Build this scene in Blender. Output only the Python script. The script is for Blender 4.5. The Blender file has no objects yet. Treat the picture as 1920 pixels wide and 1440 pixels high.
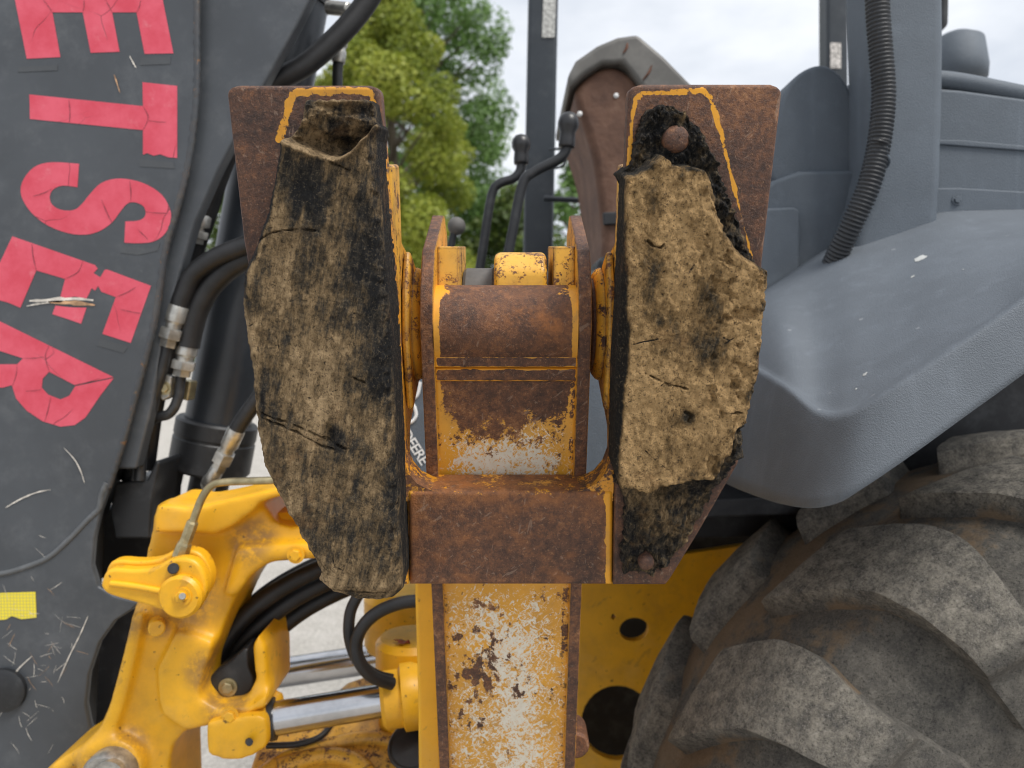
import bpy, bmesh, math, random
import numpy as np
from mathutils import Vector, Matrix, noise as mn
R = math.radians
random.seed(7); np.random.seed(7)
S = bpy.context.scene
COL = S.collection

# ------------------------------------------------------------------ camera, sky, sun, exposure
CAMZ, PITCH, FPX = 1.48, R(3.1), 1450.0
cam_d = bpy.data.cameras.new('camera'); cam = bpy.data.objects.new('camera', cam_d); COL.objects.link(cam)
cam.location = (0, 0, CAMZ); cam.rotation_euler = (R(90) - PITCH, 0, 0)
cam_d.sensor_width = 36; cam_d.lens = 36 * FPX / 1920
cam_d.clip_start = 0.02; cam_d.clip_end = 600
cam_d.dof.use_dof = True; cam_d.dof.focus_distance = 0.70; cam_d.dof.aperture_fstop = 6.6
S.camera = cam

SUN_EL, SUN_AZ = R(58), R(128)        # azimuth clockwise from +Y: high on the right, a little behind the camera
w = bpy.data.worlds.new('World'); S.world = w; w.use_nodes = True
nt = w.node_tree; nt.nodes.clear()
def wn(t): return nt.nodes.new(t)
sky = wn('ShaderNodeTexSky'); sky.sky_type = 'NISHITA'; sky.sun_disc = False
sky.sun_elevation = SUN_EL; sky.sun_rotation = SUN_AZ; sky.air_density = 1.0; sky.dust_density = 2.0
tc = wn('ShaderNodeTexCoord'); mp = wn('ShaderNodeMapping'); mp.inputs['Scale'].default_value = (1, 1, 2.6)
ns = wn('ShaderNodeTexNoise'); ns.inputs['Scale'].default_value = 2.6; ns.inputs['Detail'].default_value = 7; ns.inputs['Roughness'].default_value = .55
rp = wn('ShaderNodeValToRGB')
rp.color_ramp.elements[0].position = .3; rp.color_ramp.elements[0].color = (4.3, 4.7, 5.35, 1)
rp.color_ramp.elements[1].position = .66; rp.color_ramp.elements[1].color = (7.5, 7.65, 7.9, 1)
mx = wn('ShaderNodeMix'); mx.data_type = 'RGBA'; mx.inputs[0].default_value = .93
bg = wn('ShaderNodeBackground'); bg.inputs['Strength'].default_value = .1
wo = wn('ShaderNodeOutputWorld')
L = nt.links.new
L(tc.outputs['Generated'], mp.inputs[0]); L(mp.outputs[0], ns.inputs['Vector']); L(ns.outputs['Fac'], rp.inputs[0])
L(sky.outputs[0], mx.inputs[6]); L(rp.outputs[0], mx.inputs[7]); L(mx.outputs[2], bg.inputs[0]); L(bg.outputs[0], wo.inputs[0])
sd = bpy.data.lights.new('sun', 'SUN'); sd.energy = 2.2; sd.angle = R(20); sd.color = (1, .96, .9)
sun = bpy.data.objects.new('sun', sd); COL.objects.link(sun)
sdir = Vector((math.sin(SUN_AZ) * math.cos(SUN_EL), math.cos(SUN_AZ) * math.cos(SUN_EL), math.sin(SUN_EL)))
sun.rotation_euler = sdir.to_track_quat('Z', 'Y').to_euler(); sun.location = sdir * 30
S.view_settings.view_transform = 'Standard'; S.view_settings.look = 'None'
S.view_settings.exposure = 0.6; S.view_settings.gamma = 1
S.cycles.filter_width = 1.1

# ------------------------------------------------------------------ geometry helpers
CP, SP = math.cos(PITCH), math.sin(PITCH)
CAM = Vector((0, 0, CAMZ))
def ray(px, py):
    u = (px - 960) / FPX; v = (720 - py) / FPX
    return Vector((u, CP + v * SP, v * CP - SP))
def P(px, py, Y):
    d = ray(px, py); return CAM + d * (Y / d.y)
def Z(py, Y): return P(960, py, Y).z
def X(px, Y): return P(px, 640, Y).x
class Plane:
    def __init__(s, p, n): s.p = Vector(p); s.n = Vector(n).normalized()
    def at(s, px, py, off=0):
        d = ray(px, py); q = s.p + s.n * off
        return CAM + d * ((q - CAM).dot(s.n) / d.dot(s.n))
def YP(Y): return Plane((0, Y, 0), (0, -1, 0))

ROOT = bpy.data.objects.new('backhoe_loader', None); COL.objects.link(ROOT); ROOT.location = (.3, 1.5, 0)
ROOT['label'] = 'yellow and dark grey backhoe loader with worn rubber stabilizer pad'
ROOT['category'] = 'backhoe loader'
RINV = Matrix.Translation((-.3, -1.5, 0))
def link(name, me, mat, parent=ROOT, label=None, smooth=40):
    o = bpy.data.objects.new(name, me); COL.objects.link(o)
    if mat is not None: me.materials.append(mat)
    if parent is not None:
        o.parent = parent
        if parent is ROOT: o.matrix_parent_inverse = RINV
    if label: o['label'] = label
    if smooth is not None:
        me.polygons.foreach_set('use_smooth', [True] * len(me.polygons))
        if smooth < 180: me.set_sharp_from_angle(angle=R(smooth))
    return o
def mesh(v, f):
    me = bpy.data.meshes.new('m'); me.from_pydata([tuple(a) for a in v], [], [tuple(a) for a in f]); me.validate(); me.update()
    return me
def from_bm(bm):
    bmesh.ops.recalc_face_normals(bm, faces=bm.faces)
    me = bpy.data.meshes.new('m'); bm.to_mesh(me); bm.free(); return me
def setattr_f(me, name, vals):
    a = me.attributes.new(name, 'FLOAT', 'POINT'); a.data.foreach_set('value', np.asarray(vals, dtype=np.float32))
def bev(o, wd=.004, seg=3, ang=35):
    m = o.modifiers.new('bevel', 'BEVEL'); m.width = wd; m.segments = seg; m.limit_method = 'ANGLE'; m.angle_limit = R(ang)
    o.modifiers.new('wn', 'WEIGHTED_NORMAL').keep_sharp = False
    o.data.polygons.foreach_set('use_smooth', [True] * len(o.data.polygons))
    if 'sharp_edge' in o.data.attributes: o.data.attributes.remove(o.data.attributes['sharp_edge'])
    return o
def bm_prism(bm, pts3, vec):
    vec = Vector(vec)
    a = [bm.verts.new(p) for p in pts3]; b = [bm.verts.new(Vector(p) + vec) for p in pts3]
    bm.faces.new(a); bm.faces.new(b[::-1])
    n = len(a)
    for i in range(n): bm.faces.new((a[i], b[i], b[(i + 1) % n], a[(i + 1) % n]))
def prism(name, pts3, vec, mat, parent=ROOT, bevel=.004, seg=3, label=None):
    bm = bmesh.new(); bm_prism(bm, pts3, vec)
    o = link(name, from_bm(bm), mat, parent, label)
    if bevel: bev(o, bevel, seg)
    return o
def ppx(name, pts, pl, thick, mat, parent=ROOT, bevel=.004, seg=3, label=None, off=0):
    """outline in photo pixels laid on a plane in space, with real thickness away from the plane"""
    if isinstance(pl, (int, float)): pl = YP(pl)
    return prism(name, [pl.at(x, y, off) for x, y in pts], -pl.n * thick, mat, parent, bevel, seg, label)
def smooth_poly(pts, n=4, closed=True):
    out = []; N = len(pts)
    rng = range(N) if closed else range(N - 1)
    for i in rng:
        p0 = Vector(pts[(i - 1) % N] if closed else pts[max(i - 1, 0)]); p1 = Vector(pts[i]); p2 = Vector(pts[(i + 1) % N]); p3 = Vector(pts[(i + 2) % N] if closed else pts[min(i + 2, N - 1)])
        for k in range(n):
            t = k / n
            out.append(.5 * ((2 * p1) + (p2 - p0) * t + (2 * p0 - 5 * p1 + 4 * p2 - p3) * t * t + (3 * p1 - p0 - 3 * p2 + p3) * t ** 3))
    if not closed: out.append(Vector(pts[-1]))
    return out
def tube(name, pts, rad, mat, parent=ROOT, n=16, sub=8, label=None, ripple=None, cap=True, smooth=50):
    c = smooth_poly([Vector(p) for p in pts], sub, False) if sub > 1 else [Vector(p) for p in pts]
    if ripple:                                    # resample finely for ribs
        d = [0]
        for a, b in zip(c, c[1:]): d.append(d[-1] + (b - a).length)
        m = int(d[-1] / ripple[0] * 4); s = np.linspace(0, d[-1], m + 1)
        arr = np.array(c); c = [Vector((np.interp(q, d, arr[:, 0]), np.interp(q, d, arr[:, 1]), np.interp(q, d, arr[:, 2]))) for q in s]
    m = len(c); V = []; F = []
    t0 = (c[1] - c[0]).normalized(); up = Vector((0, 0, 1)) if abs(t0.z) < .9 else Vector((1, 0, 0))
    nrm = t0.cross(up).normalized()
    for i in range(m):
        t = (c[min(i + 1, m - 1)] - c[max(i - 1, 0)]).normalized()
        nrm = (nrm - t * nrm.dot(t)).normalized(); bn = t.cross(nrm)
        r = rad if not callable(rad) else rad(i / (m - 1))
        if ripple: r += (ripple[1], ripple[1], -ripple[1], -ripple[1])[i % 4]
        for k in range(n):
            a = 2 * math.pi * k / n; V.append(c[i] + (nrm * math.cos(a) + bn * math.sin(a)) * r)
    for i in range(m - 1):
        for k in range(n):
            F.append((i * n + k, i * n + (k + 1) % n, (i + 1) * n + (k + 1) % n, (i + 1) * n + k))
    if cap: F.append(tuple(range(n))[::-1]); F.append(tuple((m - 1) * n + k for k in range(n)))
    return link(name, mesh(V, F), mat, parent, label, smooth)
def lathe(name, prof, origin, axis, mat, parent=ROOT, n=32, label=None, smooth=35, sq=None):
    """prof: (radius, height along axis)"""
    origin = Vector(origin); ax = Vector(axis).normalized()
    e1 = ax.orthogonal().normalized(); e2 = ax.cross(e1)
    V = []; F = []
    for r, h in prof:
        for k in range(n):
            a = 2 * math.pi * k / n; V.append(origin + ax * h + (e1 * math.cos(a) + e2 * math.sin(a)) * max(r, 1e-5))
    m = len(prof)
    for i in range(m - 1):
        for k in range(n): F.append((i * n + k, i * n + (k + 1) % n, (i + 1) * n + (k + 1) % n, (i + 1) * n + k))
    F.append(tuple(range(n))[::-1]); F.append(tuple((m - 1) * n + k for k in range(n)))
    bm = bmesh.new(); bm.from_mesh(mesh(V, F)); bmesh.ops.remove_doubles(bm, verts=bm.verts, dist=1e-6)
    return link(name, from_bm(bm), mat, parent, label, smooth)
def rod(name, a, b, r, mat, parent=ROOT, n=24, ch=.15, label=None, smooth=35):
    a = Vector(a); b = Vector(b); l = (b - a).length; c = r * ch
    return lathe(name, [(0, 0), (r - c, 0), (r, c), (r, l - c), (r - c, l), (0, l)], a, b - a, mat, parent, n, label, smooth)
def bolt(p, axis, r, mat, parent, name='bolt', h=None):
    h = h or r * .7; 
    lathe('washer', [(0, 0), (r * 1.5, 0), (r * 1.5, r * .25), (0, r * .25)], p, axis, mat, parent, 24)
    return lathe(name, [(0, r * .2), (r, r * .2), (r, h), (r * .85, h * 1.15), (0, h * 1.15)], p, axis, mat, parent, 6, smooth=20)
def interp(tab, y):
    return float(np.interp(y, [a for a, b in tab], [b for a, b in tab]))
def fb(x, y, z=0., o=4):
    return mn.fractal((x * .83 - y * .52 + z * .2, x * .46 + y * .78 - z * .43, z * .88 + x * .31 + y * .35), 1.0, 2.0, o)       # about -1..1
def block(name, left, right, pl, depth, mat, parent=ROOT, nx=60, ny=120, jit=0., jf=.08, h=None, attrs=None, rnd=.004, label=None, rings=3, wob=0., off=0., smooth=60, jlr=(1, 1)):
    """a thick slab: outline = left/right edge tables (py, px); front face is a dense grid with relief h(px,py), attrs {name: f(px,py,h)}"""
    y0, y1 = left[0][0], left[-1][0]
    V = []; A = {k: [] for k in (attrs or {})}; n = pl.n; idx = {}
    pxs = {}
    for j in range(ny + 1):
        py = y0 + (y1 - y0) * j / ny
        l = interp(left, py); r = interp(right, py)
        if jit:
            l += jit * jlr[0] * fb(py * jf, 3.1, 0, 5); r += jit * jlr[1] * fb(py * jf, 9.7, 0, 5)
        for i in range(nx + 1):
            u = i / nx; px = l + (r - l) * u
            pyy = py + (jit * fb(px * jf, 5.5 if j < ny / 2 else 7.7, 0, 5) * max(0, 1 - min(j, ny - j) / (ny * .06)) if jit else 0)
            hh = h(px, pyy) if h else 0
            b = pl.at(px, pyy, off)
            e = min(i, nx - i) / nx * abs(r - l); e2 = min(j, ny - j) / ny * (y1 - y0)
            em = min(e, e2) * .0005                         # rough metres to the edge
            if rnd and em < rnd: hh -= rnd * (1 - math.sqrt(max(0, 1 - (1 - em / rnd) ** 2)))
            idx[i, j] = len(V); V.append(b + n * hh)
            for k in A: A[k].append(attrs[k](px, pyy, hh))
    F = []
    for j in range(ny):
        for i in range(nx): F.append((idx[i, j], idx[i, j + 1], idx[i + 1, j + 1], idx[i + 1, j]))
    loop = [(i, 0) for i in range(nx)] + [(nx, j) for j in range(ny)] + [(i, ny) for i in range(nx, 0, -1)] + [(0, j) for j in range(ny, 0, -1)]
    prev = [idx[k] for k in loop]; m = len(loop)
    for q in range(1, rings + 1):
        cur = []
        for k, c in enumerate(loop):
            v = V[idx[c]]; base = v + n * (-depth * q / rings)
            if wob and q < rings:
                t = mn.noise_vector(base * 90) * wob; base += t - n * t.dot(n)
            cur.append(len(V)); V.append(base)
            for kk in A: A[kk].append(A[kk][idx[c]] if kk != 'dirt' else A[kk][idx[c]] * .25)
        for k in range(m): F.append((prev[k], prev[(k + 1) % m], cur[(k + 1) % m], cur[k]))
        prev = cur
    F.append(tuple(prev))
    me = bpy.data.meshes.new('m'); me.from_pydata([tuple(a) for a in V], [], F); me.update()
    for k in A: setattr_f(me, k, A[k])
    bm = bmesh.new(); bm.from_mesh(me); bmesh.ops.recalc_face_normals(bm, faces=bm.faces); bm.to_mesh(me); bm.free()
    return link(name, me, mat, parent, label, smooth)
def seg_d(px, py, poly):
    best = 1e9
    for (ax, ay), (bx, by) in zip(poly, poly[1:]):
        dx, dy = bx - ax, by - ay; t = max(0, min(1, ((px - ax) * dx + (py - ay) * dy) / (dx * dx + dy * dy)))
        best = min(best, math.hypot(px - ax - t * dx, py - ay - t * dy))
    return best
def sst(a, b, x):
    t = max(0, min(1, (x - a) / (b - a))); return t * t * (3 - 2 * t)

# ------------------------------------------------------------------ material helpers
class G:
    def __init__(s, name):
        s.m = bpy.data.materials.new(name); s.m.use_nodes = True; s.t = s.m.node_tree; s.t.nodes.clear()
        s.o = s.t.nodes.new('ShaderNodeOutputMaterial'); s.b = s.t.nodes.new('ShaderNodeBsdfPrincipled'); s.t.links.new(s.b.outputs[0], s.o.inputs[0])
        s.tc = s.t.nodes.new('ShaderNodeTexCoord')
    def put(s, sock, v):
        if isinstance(v, bpy.types.NodeSocket): s.t.links.new(v, sock)
        elif isinstance(v, (tuple, list)): sock.default_value = (*v, 1) if len(v) == 3 and sock.type == 'RGBA' else v
        else: sock.default_value = v
    def map(s, scale=(1, 1, 1), rot=(0, 0, 0), loc=(0, 0, 0)):
        n = s.t.nodes.new('ShaderNodeMapping'); n.vector_type = 'TEXTURE'; n.inputs['Scale'].default_value = [1 / k for k in scale]; n.inputs['Rotation'].default_value = rot; n.inputs['Location'].default_value = loc
        s.t.links.new(s.tc.outputs['Object'], n.inputs[0]); return n.outputs[0]
    def noise(s, scale, detail=5, rough=.6, vec=None, dist=0):
        n = s.t.nodes.new('ShaderNodeTexNoise'); n.inputs['Scale'].default_value = scale; n.inputs['Detail'].default_value = detail; n.inputs['Roughness'].default_value = rough; n.inputs['Distortion'].default_value = dist
        s.t.links.new(vec or s.tc.outputs['Object'], n.inputs['Vector']); return n.outputs['Fac']
    def voro(s, scale, feature='F1', vec=None, rand=1):
        n = s.t.nodes.new('ShaderNodeTexVoronoi'); n.feature = feature; n.inputs['Scale'].default_value = scale; n.inputs['Randomness'].default_value = rand
        s.t.links.new(vec or s.tc.outputs['Object'], n.inputs['Vector']); return n.outputs['Distance']
    def math(s, op, a, b=0., c=None):
        n = s.t.nodes.new('ShaderNodeMath'); n.operation = op; s.put(n.inputs[0], a); s.put(n.inputs[1], b)
        if c is not None: s.put(n.inputs[2], c)
        return n.outputs[0]
    def ss(s, a, b, x):
        n = s.t.nodes.new('ShaderNodeMapRange'); n.interpolation_type = 'SMOOTHSTEP'; s.put(n.inputs[0], x); n.inputs[1].default_value = a; n.inputs[2].default_value = b; return n.outputs[0]
    def ramp(s, f, stops):
        n = s.t.nodes.new('ShaderNodeValToRGB'); e = n.color_ramp.elements
        while len(e) < len(stops): e.new(.5)
        for k, (p, c) in zip(e, stops): k.position = p; k.color = (*c, 1)
        s.put(n.inputs[0], f); return n.outputs[0]
    def mix(s, f, a, b, mode='MIX'):
        n = s.t.nodes.new('ShaderNodeMix'); n.data_type = 'RGBA'; n.blend_type = mode; s.put(n.inputs[0], f); s.put(n.inputs[6], a); s.put(n.inputs[7], b); return n.outputs[2]
    def attr(s, name):
        n = s.t.nodes.new('ShaderNodeAttribute'); n.attribute_name = name; return n.outputs['Fac']
    def edge(s, rad=.004):
        b = s.t.nodes.new('ShaderNodeBevel'); b.samples = 4; b.inputs['Radius'].default_value = rad
        g = s.t.nodes.new('ShaderNodeNewGeometry'); d = s.t.nodes.new('ShaderNodeVectorMath'); d.operation = 'DOT_PRODUCT'
        s.t.links.new(b.outputs[0], d.inputs[0]); s.t.links.new(g.outputs['Normal'], d.inputs[1]); return s.math('SUBTRACT', 1., d.outputs['Value'])
    def out(s, col, rough=.6, metal=0., bump=None, bd=.001, bs=1., spec=.5, **kw):
        s.put(s.b.inputs['Base Color'], col); s.put(s.b.inputs['Roughness'], rough); s.put(s.b.inputs['Metallic'], metal); s.put(s.b.inputs['Specular IOR Level'], spec)
        if bump is not None:
            n = s.t.nodes.new('ShaderNodeBump'); n.inputs['Distance'].default_value = bd; n.inputs['Strength'].default_value = bs; s.put(n.inputs['Height'], bump); s.t.links.new(n.outputs[0], s.b.inputs['Normal'])
        return s.m
RUST = [(.08, (.020, .011, .009)), (.32, (.058, .027, .018)), (.55, (.115, .050, .027)), (.76, (.22, .092, .038)), (.97, (.42, .22, .10))]
def rust_col(g):
    a = g.ss(.33, .67, g.noise(120, 10, .82)); b = g.ss(.30, .70, g.noise(14, 5, .65))
    f = g.math('ADD', g.math('MULTIPLY', a, .45), g.math('ADD', g.math('MULTIPLY', b, .30), g.math('MULTIPLY', g.ss(.3, .7, g.noise(4.5, 3, .6)), .25)))
    c = g.ramp(f, RUST)
    c = g.mix(g.math('MULTIPLY', g.ss(.62, .70, g.noise(20, 6, .7)), .6), c, (.22, .085, .03))
    sp = g.ss(.57, .64, g.noise(360, 5, .8)); dk = g.ss(.44, .36, g.noise(260, 5, .8))
    c = g.mix(g.math('MULTIPLY', sp, .42), c, (.42, .23, .12)); c = g.mix(g.math('MULTIPLY', dk, .5), c, (.020, .012, .010))
    c = g.mix(g.math('MULTIPLY', g.attr('orange'), g.ss(.35, .62, g.noise(45, 8, .75))), c, (.34, .125, .034))
    for k, (rx, ry) in enumerate([(.5, .9), (-.4, 2.1), (.2, .1)]):
        sc = g.ss(.66, .70, g.noise(190, 3, .6, g.map((1, 1, .14), (rx, ry, .3), (k * 2., 0, 0))))
        c = g.mix(g.math('MULTIPLY', sc, .30), c, (.40, .28, .20))
    return c
YEL = (.84, .435, .012)
def paint(name, base=YEL, wear=0., chips=1., primer=0., edges=.0, dirt=.3, rough=.42, rusty=True):
    """paint over rusting steel; vertex attribute wear (0 painted .. 1 bare) and prime (white scuffs) where the part has them"""
    g = G(name)
    n1 = g.noise(48, 9, .75); n2 = g.noise(300, 5, .75)
    n = g.math('ADD', g.math('MULTIPLY', n1, .95), g.math('MULTIPLY', n2, .55)); n = g.math('SUBTRACT', n, .25)
    wv = g.math('ADD', g.attr('wear'), wear)
    if edges: wv = g.math('ADD', wv, g.math('MULTIPLY', g.ss(.01, .12, g.edge(.006)), edges))
    th = g.math('ADD', n, g.math('MULTIPLY', wv, .56))
    mask = g.ss(.69, .73, th)
    col = g.mix(g.ss(.35, .7, g.noise(12, 4, .6)), base, tuple(c * .86 for c in base))
    grime = g.math('MAXIMUM', g.math('MULTIPLY', g.attr('grime'), g.ss(.32, .58, g.noise(55, 8, .75))), g.math('MULTIPLY', g.ss(.45, .72, g.math('ADD', g.math('MULTIPLY', g.noise(26, 9, .75), .6), g.math('MULTIPLY', g.noise(5, 4, .6), .4))), dirt))
    col = g.mix(grime, col, (.22, .12, .05))
    col = g.mix(g.math('MULTIPLY', g.ss(.50, .75, g.noise(8, 7, .65)), .35), col, g.mix(.5, base, (.62, .48, .25)))
    col = g.mix(g.math('MULTIPLY', g.ss(.665, .70, g.noise(85, 4, .6)), .75), col, (.06, .035, .015))
    col = g.mix(g.math('MULTIPLY', g.ss(.64, .68, g.noise(40, 5, .6, g.map((1, 1, .22), (.4, .8, .1)))), .35), col, (.30, .17, .04))
    pr = g.math('ADD', g.attr('prime'), primer)
    scr = g.math('MAXIMUM', g.noise(210, 6, .75, g.map((1, 1, .55), (.3, .7, .2)), 1.2), g.noise(190, 6, .75, g.map((1, 1, .55), (.3, -.6, .2), (3, 1, 2)), 1.2))
    pm = g.math('MULTIPLY', g.ss(.63, .66, g.math('ADD', scr, g.math('MULTIPLY', pr, .14))), g.ss(.02, .2, pr))
    col = g.mix(pm, col, g.mix(g.noise(150, 3), (.62, .55, .42), (.80, .76, .68)))
    halo = g.ss(.655, .70, th)
    col = g.mix(g.math('MULTIPLY', halo, .55), col, (.50, .22, .03))
    col = g.mix(mask, col, rust_col(g))
    hgt = g.math('ADD', g.math('MULTIPLY', mask, -.6), g.math('MULTIPLY', g.math('MULTIPLY', n2, mask), 1.2))
    return g.out(col, g.math('ADD', rough, g.math('MULTIPLY', mask, .16)), 0, g.math('ADD', hgt, g.math('ADD', g.math('MULTIPLY', g.noise(40, 3), .15), g.math('MULTIPLY', g.noise(380, 3, .6), .12))), .0012)
m_yel = paint('yellow_paint', wear=-.02, edges=.12, dirt=.34)
m_yel_worn = paint('worn_yellow_paint', base=(.78, .42, .045), wear=.25, edges=.35, dirt=.8)
m_yel_leg = paint('scuffed_yellow_paint', base=(.74, .36, .035), wear=0., edges=.0, dirt=.55)
m_rust = paint('rusted_yellow_paint', base=(.80, .36, .02), wear=0., dirt=.55)
m_edge = paint('bare_rusty_edge', wear=1., dirt=.5)
def slate(name, base, sc=1., rough=.5, dust=.4, scratch=0., grain=0.):
    g = G(name)
    c = g.mix(g.ss(.3, .7, g.noise(7, 5, .6)), base, tuple(min(1, k * 1.28) for k in base))
    d = g.math('MULTIPLY', g.ss(.45, .8, g.noise(18, 8, .7)), dust)
    c = g.mix(d, c, (.23, .24, .25))
    c = g.mix(g.math('MULTIPLY', g.ss(.68, .76, g.noise(120, 4, .6)), dust * .6), c, (.30, .30, .31))
    bump = g.math('MULTIPLY', g.noise(30, 3), .2)
    if scratch:
        tot = None
        for k, (rot, s_, th) in enumerate([(.5, 22, .735), (-.7, 26, .74), (1.3, 18, .74), (.1, 30, .745), (2.2, 24, .74)]):
            v = g.map((1, 1, 14), (0, rot, 0), (k * 3.1, 0, k)); q = g.ss(th - scratch * .05, th - scratch * .05 + .02, g.noise(s_, 2, .5, v)); tot = q if tot is None else g.math('MAXIMUM', tot, q)
        zone = g.ss(.0, 1., g.attr('scr'))
        tot = g.math('MULTIPLY', tot, g.math('MULTIPLY', zone, g.ss(.35, .5, g.noise(9, 4))))
        c = g.mix(tot, c, (.55, .54, .52))
    if grain: bump = g.math('ADD', bump, g.math('MULTIPLY', g.noise(420, 2, .5), grain))
    return g.out(c, g.math('ADD', rough, g.math('MULTIPLY', d, .4)), 0, bump, .001, .7)
m_boom = slate('dark_slate_paint', (.050, .056, .064), dust=.22, scratch=1., rough=.4)
m_dark = slate('black_machine_paint', (.012, .013, .015), dust=.18, rough=.45)
m_cyl = slate('cylinder_paint', (.020, .024, .030), dust=.05, rough=.35)
m_post = slate('post_paint', (.018, .024, .031), dust=.1, rough=.42)
m_inner = slate('dark_frame_paint', (.012, .013, .016), dust=.25, rough=.6)  # near-black paint of the transmission case and inner parts
def plastic(name, base, spots=True):
    g = G(name)
    c = g.mix(g.ss(.3, .72, g.noise(6, 6, .62)), base, tuple(k * 1.22 for k in base))
    c = g.mix(g.math('MULTIPLY', g.ss(.5, .78, g.noise(30, 7, .7)), .4), c, tuple(k * 1.6 for k in base))
    st = g.noise(34, 4, .6, g.map((1, 1, .07)))
    c = g.mix(g.math('MULTIPLY', g.ss(.55, .8, st), .3), c, tuple(k * 1.9 for k in base))
    if spots:
        v = g.voro(26); sz = g.noise(11, 2); c = g.mix(g.math('MULTIPLY', g.ss(.10, .06, g.math('ADD', v, g.math('MULTIPLY', g.ss(.42, .56, sz), .2))), .4), c, (.35, .36, .37))
        c = g.mix(g.math('MULTIPLY', g.attr('drop'), 1.), c, (.72, .71, .66))
    gr = g.math('ADD', g.noise(520, 2, .5), g.math('MULTIPLY', g.voro(700), .6))
    return g.out(c, .62, 0, gr, .0008, .7, spec=.35)
m_fend = plastic('grained_grey_plastic', (.106, .121, .140))
m_pan = plastic('smooth_grey_plastic', (.094, .112, .134), False)
def flat(name, c, rough=.5, metal=0., bump=0., var=.15, bs=200):
    g = G(name); cc = g.mix(g.ss(.35, .65, g.noise(bs * .2, 5, .65)), tuple(k * (1 - var) for k in c), tuple(min(1, k * (1 + var)) for k in c))
    return g.out(cc, rough, metal, g.noise(bs, 4, .6), bump or .0002, .6)
m_hose = flat('hose_rubber', (.012, .012, .013), .5, bump=.0004, var=.35, bs=120)
m_loom = flat('corrugated_plastic', (.030, .033, .038), .5)
m_zinc = flat('zinc_fitting', (.42, .41, .38), .38, .75, var=.3)
m_zy = flat('yellow_zinc_steel', (.40, .34, .20), .35, .8, var=.25)
m_chrome = flat('chrome_rod', (.50, .50, .51), .2, 1., var=.12, bs=60)
m_knob = flat('black_knob_plastic', (.018, .018, .02), .38, var=.1)
m_gknob = flat('grey_knob', (.10, .095, .09), .7, var=.15)
m_white = flat('white_print', (.75, .75, .74), .6, var=.06)
m_ink = flat('grey_print', (.18, .18, .18), .6)
m_reflect = None
def mk_decal():
    g = G('faded_red_decal')
    c = g.mix(g.ss(.3, .7, g.noise(16, 6, .65)), (.58, .050, .085), (.68, .10, .15))
    c = g.mix(g.math('MULTIPLY', g.ss(.58, .8, g.noise(30, 8, .7)), .6), c, (.72, .30, .34))
    wv = g.t.nodes.new('ShaderNodeVectorMath'); wv.operation = 'ADD'
    nz = g.t.nodes.new('ShaderNodeTexNoise'); nz.inputs['Scale'].default_value = 9; sc = g.t.nodes.new('ShaderNodeVectorMath'); sc.operation = 'SCALE'; sc.inputs['Scale'].default_value = .06
    g.t.links.new(g.tc.outputs['Object'], nz.inputs['Vector']); g.t.links.new(nz.outputs['Color'], sc.inputs[0]); g.t.links.new(g.tc.outputs['Object'], wv.inputs[0]); g.t.links.new(sc.outputs[0], wv.inputs[1])
    v = g.voro(7, 'DISTANCE_TO_EDGE', wv.outputs[0]); cr = g.math('MULTIPLY', g.ss(.0045, .001, v), g.math('MULTIPLY', g.ss(.48, .58, g.noise(5, 2)), .7))
    c = g.mix(cr, c, (.07, .02, .03))
    return g.out(c, .5, 0, g.math('MULTIPLY', cr, -1.), .001)
m_red = mk_decal()
def mk_tape():
    g = G('reflective_yellow_tape'); v = g.voro(190, 'DISTANCE_TO_EDGE', None, .0)
    c = g.mix(g.ss(.06, .16, v), (.55, .48, .12), (.80, .66, .03)); return g.out(c, .3, 0, v, .0006)
m_tape = mk_tape()
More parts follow.
